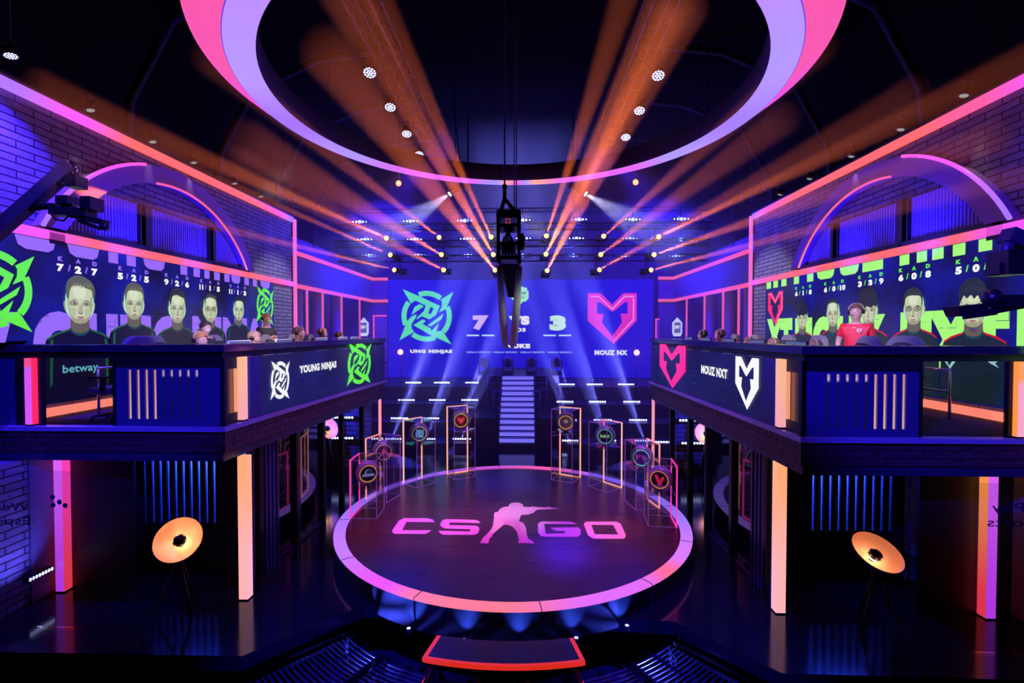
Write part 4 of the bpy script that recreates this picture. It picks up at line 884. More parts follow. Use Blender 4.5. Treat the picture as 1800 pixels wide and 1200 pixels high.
def _noop(): pass
def bar_light(loc, rz, label, group, proto=[None]):
    if proto[0] is None:
        t = thing('bar_light', label, 'light bar', loc, rz, group)
        box('housing', (-.33, -.05, 0), (.33, .05, .07), M_BLACK, t); 
        for x in (-.26, .26): MB().box((x - .02, -.02, -.05), (x + .02, .02, 0)).build('foot', M_BLACK, t)
        for i in range(8):
            x = -.28 + i * .08; MB().lathe([(0, -.052), (.032, -.052)], 10, None, Matrix.Translation((x, 0, .035)) @ Matrix.Rotation(PI / 2, 4, 'X') @ Matrix.Translation((0, 0, .104))).build('lens', E_LAMP, t)
        proto[0] = t; return t
    t = dup(proto[0], loc, (0, 0, rz), label); t['group'] = group; return t
rows = [(672, 19.0, [727, 777, 832], [1176, 1335, 1495], 1.77), (702.5, 18.0, [715, 769, 826], [1180, 1350, 1530], 1.25), (734.5, 17.0, [703, 757, 812], [1195, 1380, 1565], .75), (770.5, 16.0, [690, 750, 812], [1200, 1400, 1600], .25)]
RX = [[996, 1045, 1100], [993, 1050, 1110], [998, 1059, 1121], [1000, 1066, 1132]]
LX = [[727, 777, 832], [715, 769, 826], [703, 757, 812], [690, 750, 812]]
rn = ['top', 'second', 'third', 'bottom']; cn = {-1: ['outermost', 'middle', 'innermost'], 1: ['innermost', 'middle', 'outermost']}
for r, (py, yy, _, _, zb) in enumerate(rows):
    for s, XX in ((-1, LX[r]), (1, RX[r])):
        for k, X in enumerate(XX):
            p = ony(X, py + (3 if s > 0 else 0), yy)
            bar_light((p.x, yy, p.z - .035), 0, '%s blue bar light in the %s row on the riser %s of the stairs' % (cn[s][k], rn[r], 'left' if s < 0 else 'right'), 'bar lights on the risers')
            pass
            spot((p.x, yy - .06, p.z), (p.x + (.55 * -s) * 1.6 - .3 * s, yy + .5, p.z + 3.2), 15000, (.17, .17, 1), 15, .6, .03)
for X, Y, yy, lab in ((603, 733, 13.35, 'upper bar light in front of the far brick wall on the left'), (603, 769, 13.35, 'lower bar light in front of the far brick wall on the left'), (657, 770, 14.6, 'bar light at floor level left, between the case and the brick wall'),
                      (1213, 738, 13.35, 'upper bar light in front of the far brick wall on the right'), (1217, 778, 13.35, 'lower bar light in front of the far brick wall on the right'), (1164, 776, 14.6, 'bar light right of the tallest row, before the dark post')):
    p = ony(X, Y, yy); bar_light((p.x, yy, p.z - .035), 0, lab, 'bar lights by the brick walls')
    m = MB().box((p.x - .02, yy, 0), (p.x + .02, yy + .03, p.z - .05)); tag(m.build('light_stand', M_BLACK), 'thin black stand under the ' + lab.replace(' in front of', ' by').replace(' at floor level left, between the case and', ' left between case and'), 'stand')
o = bar_light((-6.79, 6.62, .36), PI / 2, 'small bar light low on the brick wall at the far left', 'bar lights by the brick walls'); o.scale = (.55, .8, .8)

# corrugated curved screens behind the stage
for s, pts, lab in ((-1, [(636, 800), (668, 798), (700, 800), (722, 807), (745, 820), (768, 834)], 'left'), (1, [(1042, 838), (1062, 824), (1090, 812), (1120, 808), (1150, 806), (1175, 810)], 'right')):
    yy = 13.4; P_ = [ony(x, y, yy) for x, y in pts]; m = MB(); n = 48; vs = []
    for i in range(n + 1):
        f = i / n * (len(P_) - 1); j = min(int(f), len(P_) - 2); q = P_[j].lerp(P_[j + 1], f - j)
        dy = .05 * math.cos(i * PI * .5 * 1.0); vs += [(q.x, yy + dy, 0), (q.x, yy + dy, q.z)]
    m.add(vs, [(2 * i, 2 * i + 2, 2 * i + 3, 2 * i + 1) for i in range(n)]); o = m.build('corrugated_screen', mat('corrugated steel', (.4, .4, .55), .3, .5))
    so = o.modifiers.new('s', 'SOLIDIFY'); so.thickness = .012
    tag(o, 'low corrugated metal screen with a curved top behind the %s display cases' % lab, 'screen panel')
    spot((s * 3.2, 12.6, .1), (s * 3.0, 13.4, .6), 45, (.05, .1, 1), 110, .8)

# ================================================================ moving heads, blinders, par lights
def head_proto():
    t = thing('moving_head_light', 'x', 'moving head light')
    MB().lathe([(0, .0), (.05, .0), (.085, .06), (.1, .2), (.09, .3), (0, .32)], 16, None, Matrix.Translation((0, 0, -.1))).build('lamp_head', M_PLASTIC, t)
    m = MB()
    for x in (-.125, .125): m.box((x - .015, -.04, -.02), (x + .015, .04, .36))
    m.box((-.14, -.06, .34), (.14, .06, .38)); m.build('yoke', M_BLACK, t)
    MB().box((-.14, -.1, .38), (.14, .1, .47)).build('base', M_BLACK, t)
    MB().lathe([(0, -.102), (.075, -.102)], 16).build('lens', emit('orange beam lens', (1, .42, .13), 4, False), t)
    return t
HP = head_proto(); used = [False]
def hang(o, tgt, parent_m=M_BLACK):
    mw = Matrix.Translation(o.location) @ o.rotation_euler.to_matrix().to_4x4(); b = (mw @ Vector((0, 0, .4)))
    c_ = MB().tube([mw.inverted() @ b, mw.inverted() @ Vector(tgt)], .018, 6).build('clamp_arm', parent_m, o); return c_
def place(proto, loc, tgt, label, group, flag):
    o = proto if not flag[0] else dup(proto)
    flag[0] = True; o.location = loc; d = Vector(tgt) - Vector(loc); o.rotation_euler = d.to_track_quat('-Z', 'Y').to_euler()
    o['label'] = label; o['group'] = group; return o
ORB = (1.0, .17, .015)
BEAMS = [  # source px, through px, depth of source, depth of far point, width deg, power
 ((681, 419), (450, 318), 15.4, 8.5, 2.4, 1), ((689, 449), (400, 322), 15.6, 9.5, 2.2, .8), ((696, 475), (512, 430), 15.8, 11.5, 2.2, .9),
 ((773, 418), (600, 283), 15.4, 8.0, 2.4, 1.1), ((777, 448), (600, 343), 15.6, 7.5, 3.0, 1.1), ((781, 475), (600, 383), 15.8, 8.0, 2.6, 1),
 ((864, 418), (700, 67), 15.4, 6.2, 2.4, 1.5), ((868, 449), (667, 100), 15.6, 6.2, 3.4, 2.0), ((871, 476), (633, 167), 15.8, 6.2, 4.2, 1.6),
 ((960, 416), (1050, 140), 15.4, 7.0, 2.4, 1.5), ((959, 448), (1130, 100), 15.6, 6.0, 3.6, 2.2), ((961, 477), (1100, 210), 15.8, 7.5, 3.6, 1.8),
 ((1060, 416), (1200, 293), 15.4, 8.5, 2.4, .9), ((1055, 448), (1200, 340), 15.6, 8.0, 2.4, 1), ((1052, 475), (1330, 320), 15.8, 8.0, 2.8, 1.1),
 ((1156, 417), (1400, 300), 15.4, 8.5, 2.4, .9), ((1148, 448), (1330, 385), 15.6, 9.5, 2.4, .9), ((1142, 475), (1320, 430), 15.8, 11, 2.2, .9)]
cw = ['far left', 'mid left', 'inner left', 'inner right', 'mid right', 'far right']; rw = ['upper', 'middle', 'lower']
BC = []; HANG = []
for i, (sp_, tp, ds, dt, wdg, pw) in enumerate(BEAMS):
    p = ony(*sp_, ds); q = ony(*tp, dt); d = (q - p).normalized()
    hd_ = place(HP, p, q, '%s moving head light throwing an orange beam, %s row over the stage' % (cw[i // 3], rw[i % 3]), 'moving heads with orange beams', used)
    spot(p + d * .11, q, 33000 * pw * (2.0 if i < 3 or i > 14 else 1.0), ORB, wdg * .85, .35, .03); BC.append((p + d * .12, d, wdg * .85))
    ty = (15.85, 16.05, 16.25)[i % 3]; HANG.append((hd_, (p.x, ty - .1, ony(900, (410, 440, 467)[i % 3], ty - .4).z + .2)))
trm = mat('truss tube', (.05, .05, .07), .35, .7)
def truss(name, a, b, label, w=.3, step=.6, grp=None, m=trm, r=.025):
    a = Vector(a); b = Vector(b); d = (b - a); L_ = d.length; d.normalize(); u = Vector((0, 0, 1)); 
    if abs(d.z) > .9: u = Vector((0, 1, 0))
    x = d.cross(u).normalized(); mb = MB(); cs = [x * (w / 2) + u * (w / 2), x * (-w / 2) + u * (w / 2), x * (-w / 2) - u * (w / 2), x * (w / 2) - u * (w / 2)]
    t = thing(name, label, 'truss', (0, 0, 0))
    if name != 'ceiling_truss':
        for f in (.08, .36, .64, .92): q = a.lerp(b, f); MB().tube([q, (q.x, q.y, 11.3)], .008, 4).build('hanger', m, t)
    for c_ in cs: mb.tube([a + c_, b + c_], r, 6)
    mb.build('chords', m, t); mb = MB(); n = int(L_ / step)
    for i in range(n):
        p = a + d * (L_ * i / n); q = a + d * (L_ * (i + 1) / n)
        for k in range(4): mb.tube([p + cs[k], q + cs[(k + 1) % 4]], r * .45, 4, cap=False)
    mb.build('lacing', m, t); return t
for k, (yy, py) in enumerate(((15.75, 410), (15.95, 440), (16.15, 467))):
    z = ony(900, py, yy - .3).z + .3
    truss('lighting_truss', (-6.2, yy + .1, z), (6.2, yy + .1, z), '%s cross truss of orange moving heads above the back of the stage' % rw[k], .2, .5, r=.018)
for o_, t_ in HANG: hang(o_, t_)
# blinders with five blue lamps
def blinder_proto():
    t = thing('five_lamp_blinder', 'x', 'light bar'); box('housing', (-.3, -.04, -.06), (.3, .06, .06), M_BLACK, t)
    for i, r in enumerate((.025, .036, .052, .036, .025)): MB().lathe([(0, 0), (r, 0)], 12, None, Matrix.Translation(((i - 2) * .115, -.043, 0)) @ Matrix.Rotation(PI / 2, 4, 'X')).build('lamp', E_LAMPB, t)
    MB().box((-.015, 0, .06), (.015, .05, .44)).build('hanger', M_BLACK, t); return t
BP = blinder_proto(); fl_ = [False]
BR = [(16.3, [(633, 390), (722, 389), (817, 388), (919, 387), (1018, 386), (1112, 386), (1197, 385)]), (16.4, [(642, 421), (729, 421), (822, 420), (920, 419), (1013, 419), (1107, 420), (1197, 421)]), (16.5, [(649, 449.5), (736, 449), (823, 449), (919, 449), (1008, 449), (1099, 449), (1188, 449)])]
for r, (yy, L) in enumerate(BR):
    for k, (x, y) in enumerate(L):
        p = ony(x, y, yy); o = BP if not fl_[0] else dup(BP); fl_[0] = True; o.location = p
        o['label'] = '%s blue five lamp bar in the %s row above the screen' % (['leftmost', 'second', 'third', 'central', 'fifth', 'sixth', 'rightmost'][k], rw[r]); o['group'] = 'five lamp bars above the screen'
        if k % 2 == r % 2 or k in (0, 6): point((p.x, yy - .15, p.z), 60, (.03, .04, 1), .04)
    z = ony(900, L[3][1], yy).z + .36
    truss('thin_truss', (-6.4, yy + .08, z), (6.4, yy + .08, z), '%s thin truss carrying the blue five lamp bars' % rw[r], .12, .5, r=.012)
# hexagonal LED par lights on two long trusses
def par_proto():
    t = thing('led_par_light', 'x', 'par light')
    MB().lathe([(0, .16), (.12, .15), (.15, .02), (.16, -.06), (.15, -.06), (.14, -.04)], 16).build('can', M_PLASTIC, t)
    m = MB(); cells = [(0, 0)] + [(.055 * math.cos(R(60 * k)), .055 * math.sin(R(60 * k))) for k in range(6)] + [(.108 * math.cos(R(30 * k)), .108 * math.sin(R(30 * k))) for k in range(12)]
    for x, y in cells: m.lathe([(0, -.05), (.022, -.05)], 8, None, Matrix.Translation((x, y, 0)))
    m.build('lens_cluster', emit('par cells', (.5, .55, 1), 3.5, False), t)
    m = MB().box((-.18, -.02, -.02), (-.165, .02, .3)).box((.165, -.02, -.02), (.18, .02, .3)).box((-.18, -.02, .28), (.18, .02, .3)); m.build('yoke', M_BLACK, t); return t
PH = []
PP = par_proto(); fp = [False]; TZ = 9.3
for s, L, lab in ((-1, [(650, 125), (686, 186), (715, 233), (737, 269)], 'left'), (1, [(1157, 130), (1124, 192), (1100, 239), (1079, 276)], 'right')):
    xs_ = []
    for k, (x, y) in enumerate(L):
        p = onz(x, y, TZ); xs_.append(p.x)
        o = place(PP, p, (p.x * .8, p.y - 2.5, 3.0), '%s blue LED par light on the %s ceiling truss' % (['nearest', 'second', 'third', 'farthest'][k], lab), 'par lights on the ceiling trusses', fp); PH.append((o, s))
    xm = sum(xs_) / 4 - s * .35
    truss('ceiling_truss', (xm, 3.0, TZ + .45), (xm, 14.9, TZ + .45), 'long %s ceiling truss running away inside the glowing ring' % lab, .45, .8, r=.03, m=mat('bright truss', (.1, .1, .14), .3, .8))
    for o_, s_ in PH:
        if s_ == s: hang(o_, (xm, o_.location.y, TZ + .25))
    # blue light grazing the chords
    spot((xm, 2.4, TZ + .2), (xm, 9, TZ + .45), 3, (.15, .1, 1), 40, .8)
    for y in (4, 8, 12): 
        tag(MB().tube([(xm, y, TZ + .6), (xm, y, 11.3)], .012, 5).build('hoist_chain', M_BLKMETAL), 'thin black chain holding up the %s ceiling truss' % lab, 'chain', 'chains of the %s ceiling truss' % lab)
for X, Y, lab, s in ((18, 95, 'far left above the pink strip', -1),):
    p = onx(X, Y, -6.6); o = dup(PP); o.location = p; o.rotation_euler = (0, R(-15), 0); o.scale = (.55, .55, .55); o['label'] = 'blue LED par light high at the ' + lab; o['group'] = 'par lights on the ceiling trusses'
    tag(MB().tube([p + Vector((0, 0, .05)), (p.x, p.y, 11.3)], .015, 5).build('drop_pole', M_BLACK), 'black pole dropping from the ceiling to the far left par light', 'pole')
# bright white spots and small orange lamps
for X, Y, s, lab in ((795, 338, -1, 'left'), (1025, 338, 1, 'right')):
    p = ony(X, Y, 15.0); o = dup(HP); o.location = p; q = ony(700 if s < 0 else 1130, 400, 14.4); o.rotation_euler = (q - p).to_track_quat('-Z', 'Y').to_euler()
    o['label'] = 'moving head throwing a white beam outward below the ring, %s' % lab; o['group'] = 'white beam moving heads'
    for ch in o.children:
        if ch.name.startswith('lens'): ch.data = ch.data.copy(); ch.data.materials.clear(); ch.data.materials.append(emit('white beam lens', (1, 1, .85), 9, False))
    hang(o, (p.x, p.y + .1, 11.29))
    spot(p + (q - p).normalized() * .11, q, 1800, (.62, .6, 1), 30, .6, .03); BC.append((p + (q - p).normalized() * .12, (q - p).normalized(), 30))
for X, Y, d, lab in ((701, 322, 14.0, 'small orange lamp high under the ring on the left'), (1117, 320, 14.0, 'small orange lamp high under the ring on the right'), (704, 618, 17.8, 'round pink white lamp beside the left team name'), (1119, 619, 17.8, 'round pink white lamp beside the right team name')):
    p = ony(X, Y, d); t = thing('round_lamp', lab, 'lamp', p); up_ = Y < 400
    MB().lathe([(0, .12), (.07, .1), (.1, 0), (.085, 0)], 14, None, Matrix.Rotation(PI / 2 * (-1) if not up_ else R(-50), 4, 'X')).build('can', M_PLASTIC, t)
    MB().ball((0, -.02, -.01), .085 if up_ else .11, None, 12, (1, .6, 1)).build('bulb', emit('warm lamp' if up_ else 'pink white lamp', (1, .35, .16) if up_ else (1, .45, .7), 2, False), t)
    z1 = 11.3 - p.z if up_ else -(p.z - 1.2)
    MB().tube([(0, .06, .08 if up_ else -.06), (0, .06, z1)], .014, 6).build('pole', M_BLACK, t)
    point(p + Vector((0, -.2, 0)), 8, (1, .3, .2) if up_ else (1, .2, .5), .05)
# dark moving heads on the platform edge
for k, (X, Y) in enumerate(((850, 641), (893, 641), (934, 643), (978, 643))):
    o = dup(HP); p = ony(X, Y, 18.4); o.location = (p.x, 18.4, 2.2 + .47 * 1.15); o.scale = (1.45, 1.45, 1.15); o.rotation_euler = (PI, 0, 0)
    o['label'] = '%s dark unlit moving head standing on the platform edge below the screen' % ['leftmost', 'second', 'third', 'rightmost'][k]; o['group'] = 'dark moving heads on the platform'
    for ch in o.children:
        if ch.name.startswith('lens'): ch.data = ch.data.copy(); ch.data.materials.clear(); ch.data.materials.append(mat('unlit lens', (.05, .05, .2), .1))
# two small blue spots by the far pier tops
for X, Y, lab in ((497, 352, 'left of the pair hanging past the left pier'), (516, 362, 'right of the pair hanging past the left pier'), (1337, 342, 'right of the pair hanging past the right pier'), (1312, 354, 'left of the pair hanging past the right pier')):
    o = dup(PP); p = ony(X, Y, 14.9); o.location = p; o.scale = (.8, .8, .8); o.rotation_euler = (R(25), 0, 0); o['label'] = 'small blue par light, ' + lab; o['group'] = 'par lights past the piers'
    tag(MB().tube([p + Vector((0, 0, .12)), (p.x, p.y, 11.3)], .012, 5).build('drop_pole', M_BLACK), 'black pole holding the small par light, ' + lab, 'pole')

# ================================================================ glowing ring under the ceiling
RZ = 3.87 + 4.27
RG = thing('glowing_ring', 'huge glowing pink and lavender ring hanging under the ceiling over the stage', 'ring light', (0, 0, 0))
T = Matrix.Translation((SC.x, SC.y, 0))
und = [(0, (1, .12, .5)), (.1, (.5, .25, 1)), (.2, (.45, .3, 1)), (.27, (.3, .16, .95)), (.33, (.4, .28, 1)), (.395, (.75, .12, .85)), (.45, (.85, .12, .8)), (.478, (.35, .3, 1)), (.49, (1, .35, .25)), (.5, (.9, .1, .6)), (.507, (.35, .3, 1)), (.517, (1, .4, .2)), (.55, (.85, .12, .8)), (.61, (.75, .12, .85)), (.66, (.4, .3, 1)), (.72, (.3, .2, 1)), (.8, (.42, .3, 1)), (.9, (.5, .25, 1)), (1, (1, .12, .5))]
MB().lathe([(4.8, RZ), (4.37, RZ)], 128, None, T, smooth=False).build('underside', emit_ramp('ring underside', und, 0, 0, 0, 1.05, angular=(SC.x, SC.y)), RG)
osd = [(0, (1, .1, .3)), (.12, (1, .1, .4)), (.2, (.95, .1, .45)), (.26, (.9, .08, .75)), (.34, (1, .15, .25)), (.42, (.8, .1, .7)), (.5, (.8, .1, .7)), (.6, (.9, .1, .6)), (.68, (1, .15, .3)), (.73, (.88, .08, .85)), (.8, (.95, .1, .45)), (.9, (1, .1, .4)), (1, (1, .1, .3))]
MB().lathe([(4.805, RZ + .005), (5.3, RZ + .36)], 128, None, T).build('outer_side', emit_ramp('ring outer side', osd, 0, 0, 0, 1.0, angular=(SC.x, SC.y)), RG)
MB().lathe([(4.365, RZ), (4.345, RZ + .44), (5.3, RZ + .44), (5.3, RZ + .365)], 128, None, T).build('inner_side', mat('dark purple fabric', (.14, .06, .2), .8), RG)
MB().lathe([(4.8, RZ - .006), (4.812, RZ + .004), (4.8, RZ + .012)], 128, None, T).build('blue_seam', emit('blue seam', (.08, .06, 1), .9), RG)
cb = MB()
for k in range(8):
    a = R(22 + 45 * k); cb.tube([(SC.x + 4.7 * math.cos(a), SC.y + 4.7 * math.sin(a), RZ + .4), (SC.x + 4.7 * math.cos(a), SC.y + 4.7 * math.sin(a), 11.3)], .012, 5)
cb.build('suspension_cables', M_BLKMETAL, RG)

# ================================================================ display cases with round plaques
CS = [(-1.47 - 0, 2.65, 1.70, 'L0'), (-2.44, 1.97, 1.50, 'L1'), (-3.04, .9, 1.31, 'L2'), (-3.09, -.09, 1.12, 'L3'), (1.34, 2.47, 1.70, 'R0'), (2.26, 1.8, 1.50, 'R1'), (2.88, .62, 1.30, 'R2'), (3.02, -.33, 1.12, 'R3')]
def case(ix, dx, dy, h, key):
    sgn = -1 if key[0] == 'L' else 1
    ang = math.atan2(dx, dy)             # 0 = far side
    cx, cy_ = SC.x + dx, SC.y + dy
    lab = {'L0': 'tallest', 'L1': 'second tallest', 'L2': 'second lowest', 'L3': 'lowest'}['L' + key[1]] + ' clear display case on the %s edge of the round stage' % ('left' if sgn < 0 else 'right')
    t = thing('display_case', lab, 'display case', (cx, cy_, SZ + .005), -ang)   # local +y outward, x tangential
    w = .54; a = w / 2; led = [emit('case led warm', (1, .36, .22), 1.5), emit('case led peach', (1, .4, .3), 1.4), emit('case led pink', (1, .3, .25), 1.4), emit('case led magenta', (1, .04, .45), 1.1)][int(key[1])]
    e = .011; fm = MB()
    for x in (-a, a): fm.box((x - e, -e, 0), (x + e, e, h))
    fm.box((-a, -e, 0), (a, e, 2 * e)).box((-a, -e, h - 2 * e), (a, e, h)); fm.build('lit_frame', led, t)
    dpt = .5; g = MB()
    for x in (-a, a): g.box((x - .003, -dpt, 0), (x + .003, -.01, h))
    g.box((-a, -dpt - .003, 0), (a, -dpt + .003, h)).box((-a, -dpt, h - .006), (a, 0, h)); g.build('clear_panels', M_ACRYL, t)
    ed = MB()
    for x in (-a, a): ed.box((x - .004, -dpt - .004, 0), (x + .004, -dpt + .004, h)); ed.box((x - .003, -dpt, h - .006), (x + .003, 0, h)); ed.box((x - .003, -dpt, 0), (x + .003, 0, .006))
    ed.box((-a, -dpt - .004, h - .007), (a, -dpt + .003, h)).box((-a, -dpt - .004, 0), (a, -dpt + .003, .007)); ed.build('panel_edges', emit('painted edge glow', (.35, .08, .55), .55, False), t)  # emission stands in for light caught by the unlit panel edges
    zs = h - .56; box('shelf', (-a + .006, -dpt + .006, zs), (a - .006, -.01, zs + .012), M_ACRYL, t)
    # plaque standing on the shelf: rests in the case
    base = Vector((cx, cy_, SZ)) + Matrix.Rotation(-ang, 3, 'Z') @ Vector((0, -dpt / 2, 0))
    cz_ = h - .31
    nm = ['heart', 'gaming', 'blank', 'monogram', 'league', 'letters', 'arrow', 'letter V']
    col = {0: (.25, .1, .08), 1: (.08, .07, .25), 2: (.2, .1, .35), 3: (.04, .04, .1), 4: (.6, .45, .45), 5: (.05, .04, .15), 6: (.12, .06, .4), 7: (.03, .02, .06)}
    kk = int(key[1]) + (0 if sgn < 0 else 4)
    desc = ['red heart mark', 'pale blue monogram', 'red arrow on violet', 'dark crest lettering', 'small crest on pale face', 'green letters NAVI', 'faint red letters', 'red letter V'][kk]
    p = thing('round_plaque', 'round plaque bearing %s in %s' % (desc, lab.replace('clear display ', '').replace(' edge of the round stage', ' of stage').replace('on the ', 'on ')), 'plaque', base + Vector((0, 0, cz_)), 0)
    p.rotation_euler = Euler((R(4), 0, R(26) * (1 if sgn < 0 else -1) * (.35 + .25 * int(key[1]))), 'XYZ')
    Mx = Matrix.Rotation(PI / 2, 4, 'X')
    MB().lathe([(0, -.1), (.19, -.1), (.225, -.07), (.23, -.02), (.215, -.005), (.23, .01), (.225, .05), (.205, .07), (.17, .075)], 32, None, Mx).build('metal_body', mat('satin violet metal', (.5, .4, .7), .3, .25), p)
    rim = [(1, .45, .1), (.5, .5, .3), (.7, .3, .2), (1, .4, .05), (1, .5, .1), (.1, .6, .6), (.2, .8, .8), (1, .3, .1)][kk]
    MB().lathe([(.17, .075), (.172, .082), (.155, .082), (.15, .074)], 32, None, Mx).build('coloured_rim', emit('plaque rim %d' % kk, rim, .55), p)
    MB().lathe([(0, .07), (.152, .07)], 32, None, Mx).build('face', mat('plaque face %d' % kk, col[kk], .4), p)
    c = Canvas((0, -.072, 0), (1, 0, 0), (0, 0, 1), .002)
    if kk == 0: c.poly(smooth2([(-.09, .05), (-.05, .09), (0, .05), (.05, .09), (.09, .05), (.07, -.02), (0, -.09), (-.07, -.02)]), flat((.6, .01, .03))); c.poly(smooth2([(-.05, .04), (0, .01), (.05, .04), (.03, -.01), (0, -.04), (-.03, -.01)]), flat((.3, .15, .15)), 2)
    elif kk == 1: ninja(c, 0, 0, .1, .1, flat((.15, .4, .7)), flat((.03, .03, .2)))
    elif kk == 2: c.poly([(-.06, -.04), (0, .09), (.06, -.03), (.01, -.02), (0, -.09), (-.02, -.02)], flat((.5, .02, .1)))
    elif kk == 3: c.poly(disc(.07, 16, 0, .02), flat((.1, .1, .35))); c.poly(disc(.05, 16, .015, .025), flat((.01, .01, .04)), 2); c.rect(-.11, -.05, .11, -.005, flat((.2, .2, .5)), 3); c.text('ENDPOINT', -.1, -.04, .1, -.015, flat((.01, .01, .05)), 4, .02)
    elif kk == 4: crest(c, 0, .02, .06, flat((.12, .07, .1)), flat((.5, .4, .4)), 'crest', p)
    elif kk == 5: c.text('NAVI', -.1, -.03, .1, .04, flat((.35, .6, .2)), 1, .03)
    elif kk == 6: c.text('FT', -.1, -.04, .1, .05, flat((.3, .03, .2)), 1, .02)
    else: c.poly([(-.09, .09), (-.03, .09), (.01, -.01), (.05, .07), (.1, .06), (.03, -.1), (-.02, -.1)], flat((.5, .01, .06))); c.text('VEXED', -.09, -.13, .09, -.1, flat((.2, .05, .4)), 2, .02)
    if c.mb.v: c.build('face_mark', p)
    MB().box((-.06, -.06, -.245), (.06, .06, -.215)).build('stand_foot', M_CHROME, p)
    return t
for i, (dx, dy, h, key) in enumerate(CS): case(i, dx, dy, h, key)

# ================================================================ dish lamps on tripods
def dish_lamp(x, y, zc, aimdir, label, r=.3):
    t = thing('dish_lamp', label, 'floor lamp', (x, y, 0))
    q = Vector(aimdir).to_track_quat('Z', 'Y').to_matrix().to_4x4(); M = Matrix.Translation((0, 0, zc)) @ q
    MB().lathe([(.03, -.12), (.16, -.085), (.26, -.02), (r, .06)], 32, None, M).build('dish_back', M_BLKMETAL, t)
    m, nt, b = nodes('gold leaf dish') if 'gold leaf dish' not in MC else (MC['gold leaf dish'], None, None)
    if nt:
        b.inputs['Base Color'].default_value = (1, .55, .36, 1); b.inputs['Metallic'].default_value = .4; b.inputs['Roughness'].default_value = .5
        no = nt.nodes.new('ShaderNodeTexNoise'); no.inputs['Scale'].default_value = 6; bp = nt.nodes.new('ShaderNodeBump'); bp.inputs['Strength'].default_value = .4
        nt.links.new(no.outputs[0], bp.inputs['Height']); nt.links.new(bp.outputs[0], b.inputs['Normal']); MC['gold leaf dish'] = m
    MB().lathe([(.03, -.112), (.16, -.077), (.26, -.012), (r - .004, .066)], 32, None, M).build('gold_inside', m, t)
    cp = MB().ball((0, 0, 0), .085, None, 16, (1, 1, .7)).build('black_cap', M_PLASTIC, t); cp.matrix_local = M
    MB().lathe([(0, -.04), (.05, -.04), (.05, -.07), (0, -.07)], 16, None, M).build('bulb', emit('warm bulb', (1, .55, .22), 14), t)
    o = point(Vector((x, y, 0)) + (M @ Vector((0, 0, -.085))), .001, (1, .5, .2), .02)
    for k in range(6):
        a = k * PI / 3; o = point(Vector((x, y, 0)) + (M @ Vector((.115 * math.cos(a), .115 * math.sin(a), .0))), .45, (1, .48, .28), .015); o.data.energy = .26
    g = MB().box((-.04, -.04, zc - .36), (.04, .04, zc - .2)); g.beam((0, 0, zc - .22), M @ Vector((0, 0, -.12)), .04, .04); g.build('tilt_joint', M_PLASTIC, t)
    for k in range(3):
        a = R(90 + 120 * k); MB().tube([(.03 * math.cos(a), .03 * math.sin(a), zc - .28), (.3 * math.cos(a), .3 * math.sin(a), .0)], .02, 6).build('leg', M_PLASTIC, t)
    MB().tube([(0, 0, zc - .3), (0, 0, zc - .55)], .02, 8).build('centre_pole', M_PLASTIC, t)
    return t
dish_lamp(-4.57, 6.42, .99, (.3, -1, .75), 'gold dish lamp on a black tripod standing under the left balcony by the slotted panel')
dish_lamp(4.72, 6.3, .98, (.12, -.6, 1.0), 'gold dish lamp on a black tripod standing under the right balcony by the slotted panel')
dish_lamp(ony(575, 752, 12.6).x, 12.6, 1.28, (1, -.5, .5), 'far gold dish lamp before the brick wall under the left balcony')
dish_lamp(ony(1242, 762, 12.6).x, 12.6, 1.2, (-.25, -1, .55), 'far gold dish lamp before the brick wall under the right balcony')

# ================================================================ camera cranes
cr = thing('hanging_camera_crane', 'long black camera crane hanging end-on over the middle of the stage', 'camera crane')
yN, yF = 5.0, 9.4
nl, nr_ = ony(876, 462, yN), ony(912, 462, yN); fl2, fr2 = ony(890, 611, yF), ony(900, 611, yF)
top_l, top_r = ony(877, 375, yN - .05), ony(914, 375, yN - .05)
for a, b_, nm in ((ony(878, 470, yN), fl2, 'side_rail'), (ony(913, 470, yN), fr2, 'side_rail')):
    m = MB(); pp = [a, a.lerp(b_, .35) + Vector((0, 0, -.16)), a.lerp(b_, .7) + Vector((0, 0, -.14)), b_]
    m.tube(pp, [.03, .055, .06, .03], 10); m.build(nm, mat('satin pale alloy', (.5, .55, .42), .4, .15), cr)
m = MB(); A1, A2 = ony(880, 462, yN + .1), ony(910, 462, yN + .1); B1, B2 = ony(893, 520, yN + 2.2), ony(909, 522, yN + 2.2)
for k in range(26):
    f = k / 25; p, q = A1.lerp(B1, f), A2.lerp(B2, f); m.beam(p, q, .012, .03)
for p, q in ((A1, B1), (A2, B2)): m.tube([p, q], .018, 6)
m.build('cable_chain', M_BLKMETAL, cr)
m = MB(); p = ony(895, 418, yN - .1); hx = .11
m.box((p.x - .12, yN - .25, p.z - .24), (p.x - .085, yN + .05, p.z + .24)).box((p.x + .085, yN - .25, p.z - .24), (p.x + .12, yN + .05, p.z + .24))
for z in (-.24, -.1, .08, .17): m.box((p.x - .12, yN - .25, p.z + z), (p.x + .12, yN + .05, p.z + z + (.035 if z < .1 else .08)))
m.build('head_frame', M_PLASTIC, cr)
m = MB()
for k in range(5): m.tube([(p.x - .07 + k * .035, yN - .15, p.z - .2), (p.x - .05 + k * .02, yN - .2, p.z - .02 + .03 * (k % 2)), (p.x + .06 - k * .03, yN - .1, p.z + .1)], .01, 5)
m.box((p.x - .06, yN - .2, p.z - .17), (p.x + .05, yN - .05, p.z - .08)); m.build('camera_head', M_BLKMETAL, cr)
m = MB(); q = ony(893, 388, yN - .26)
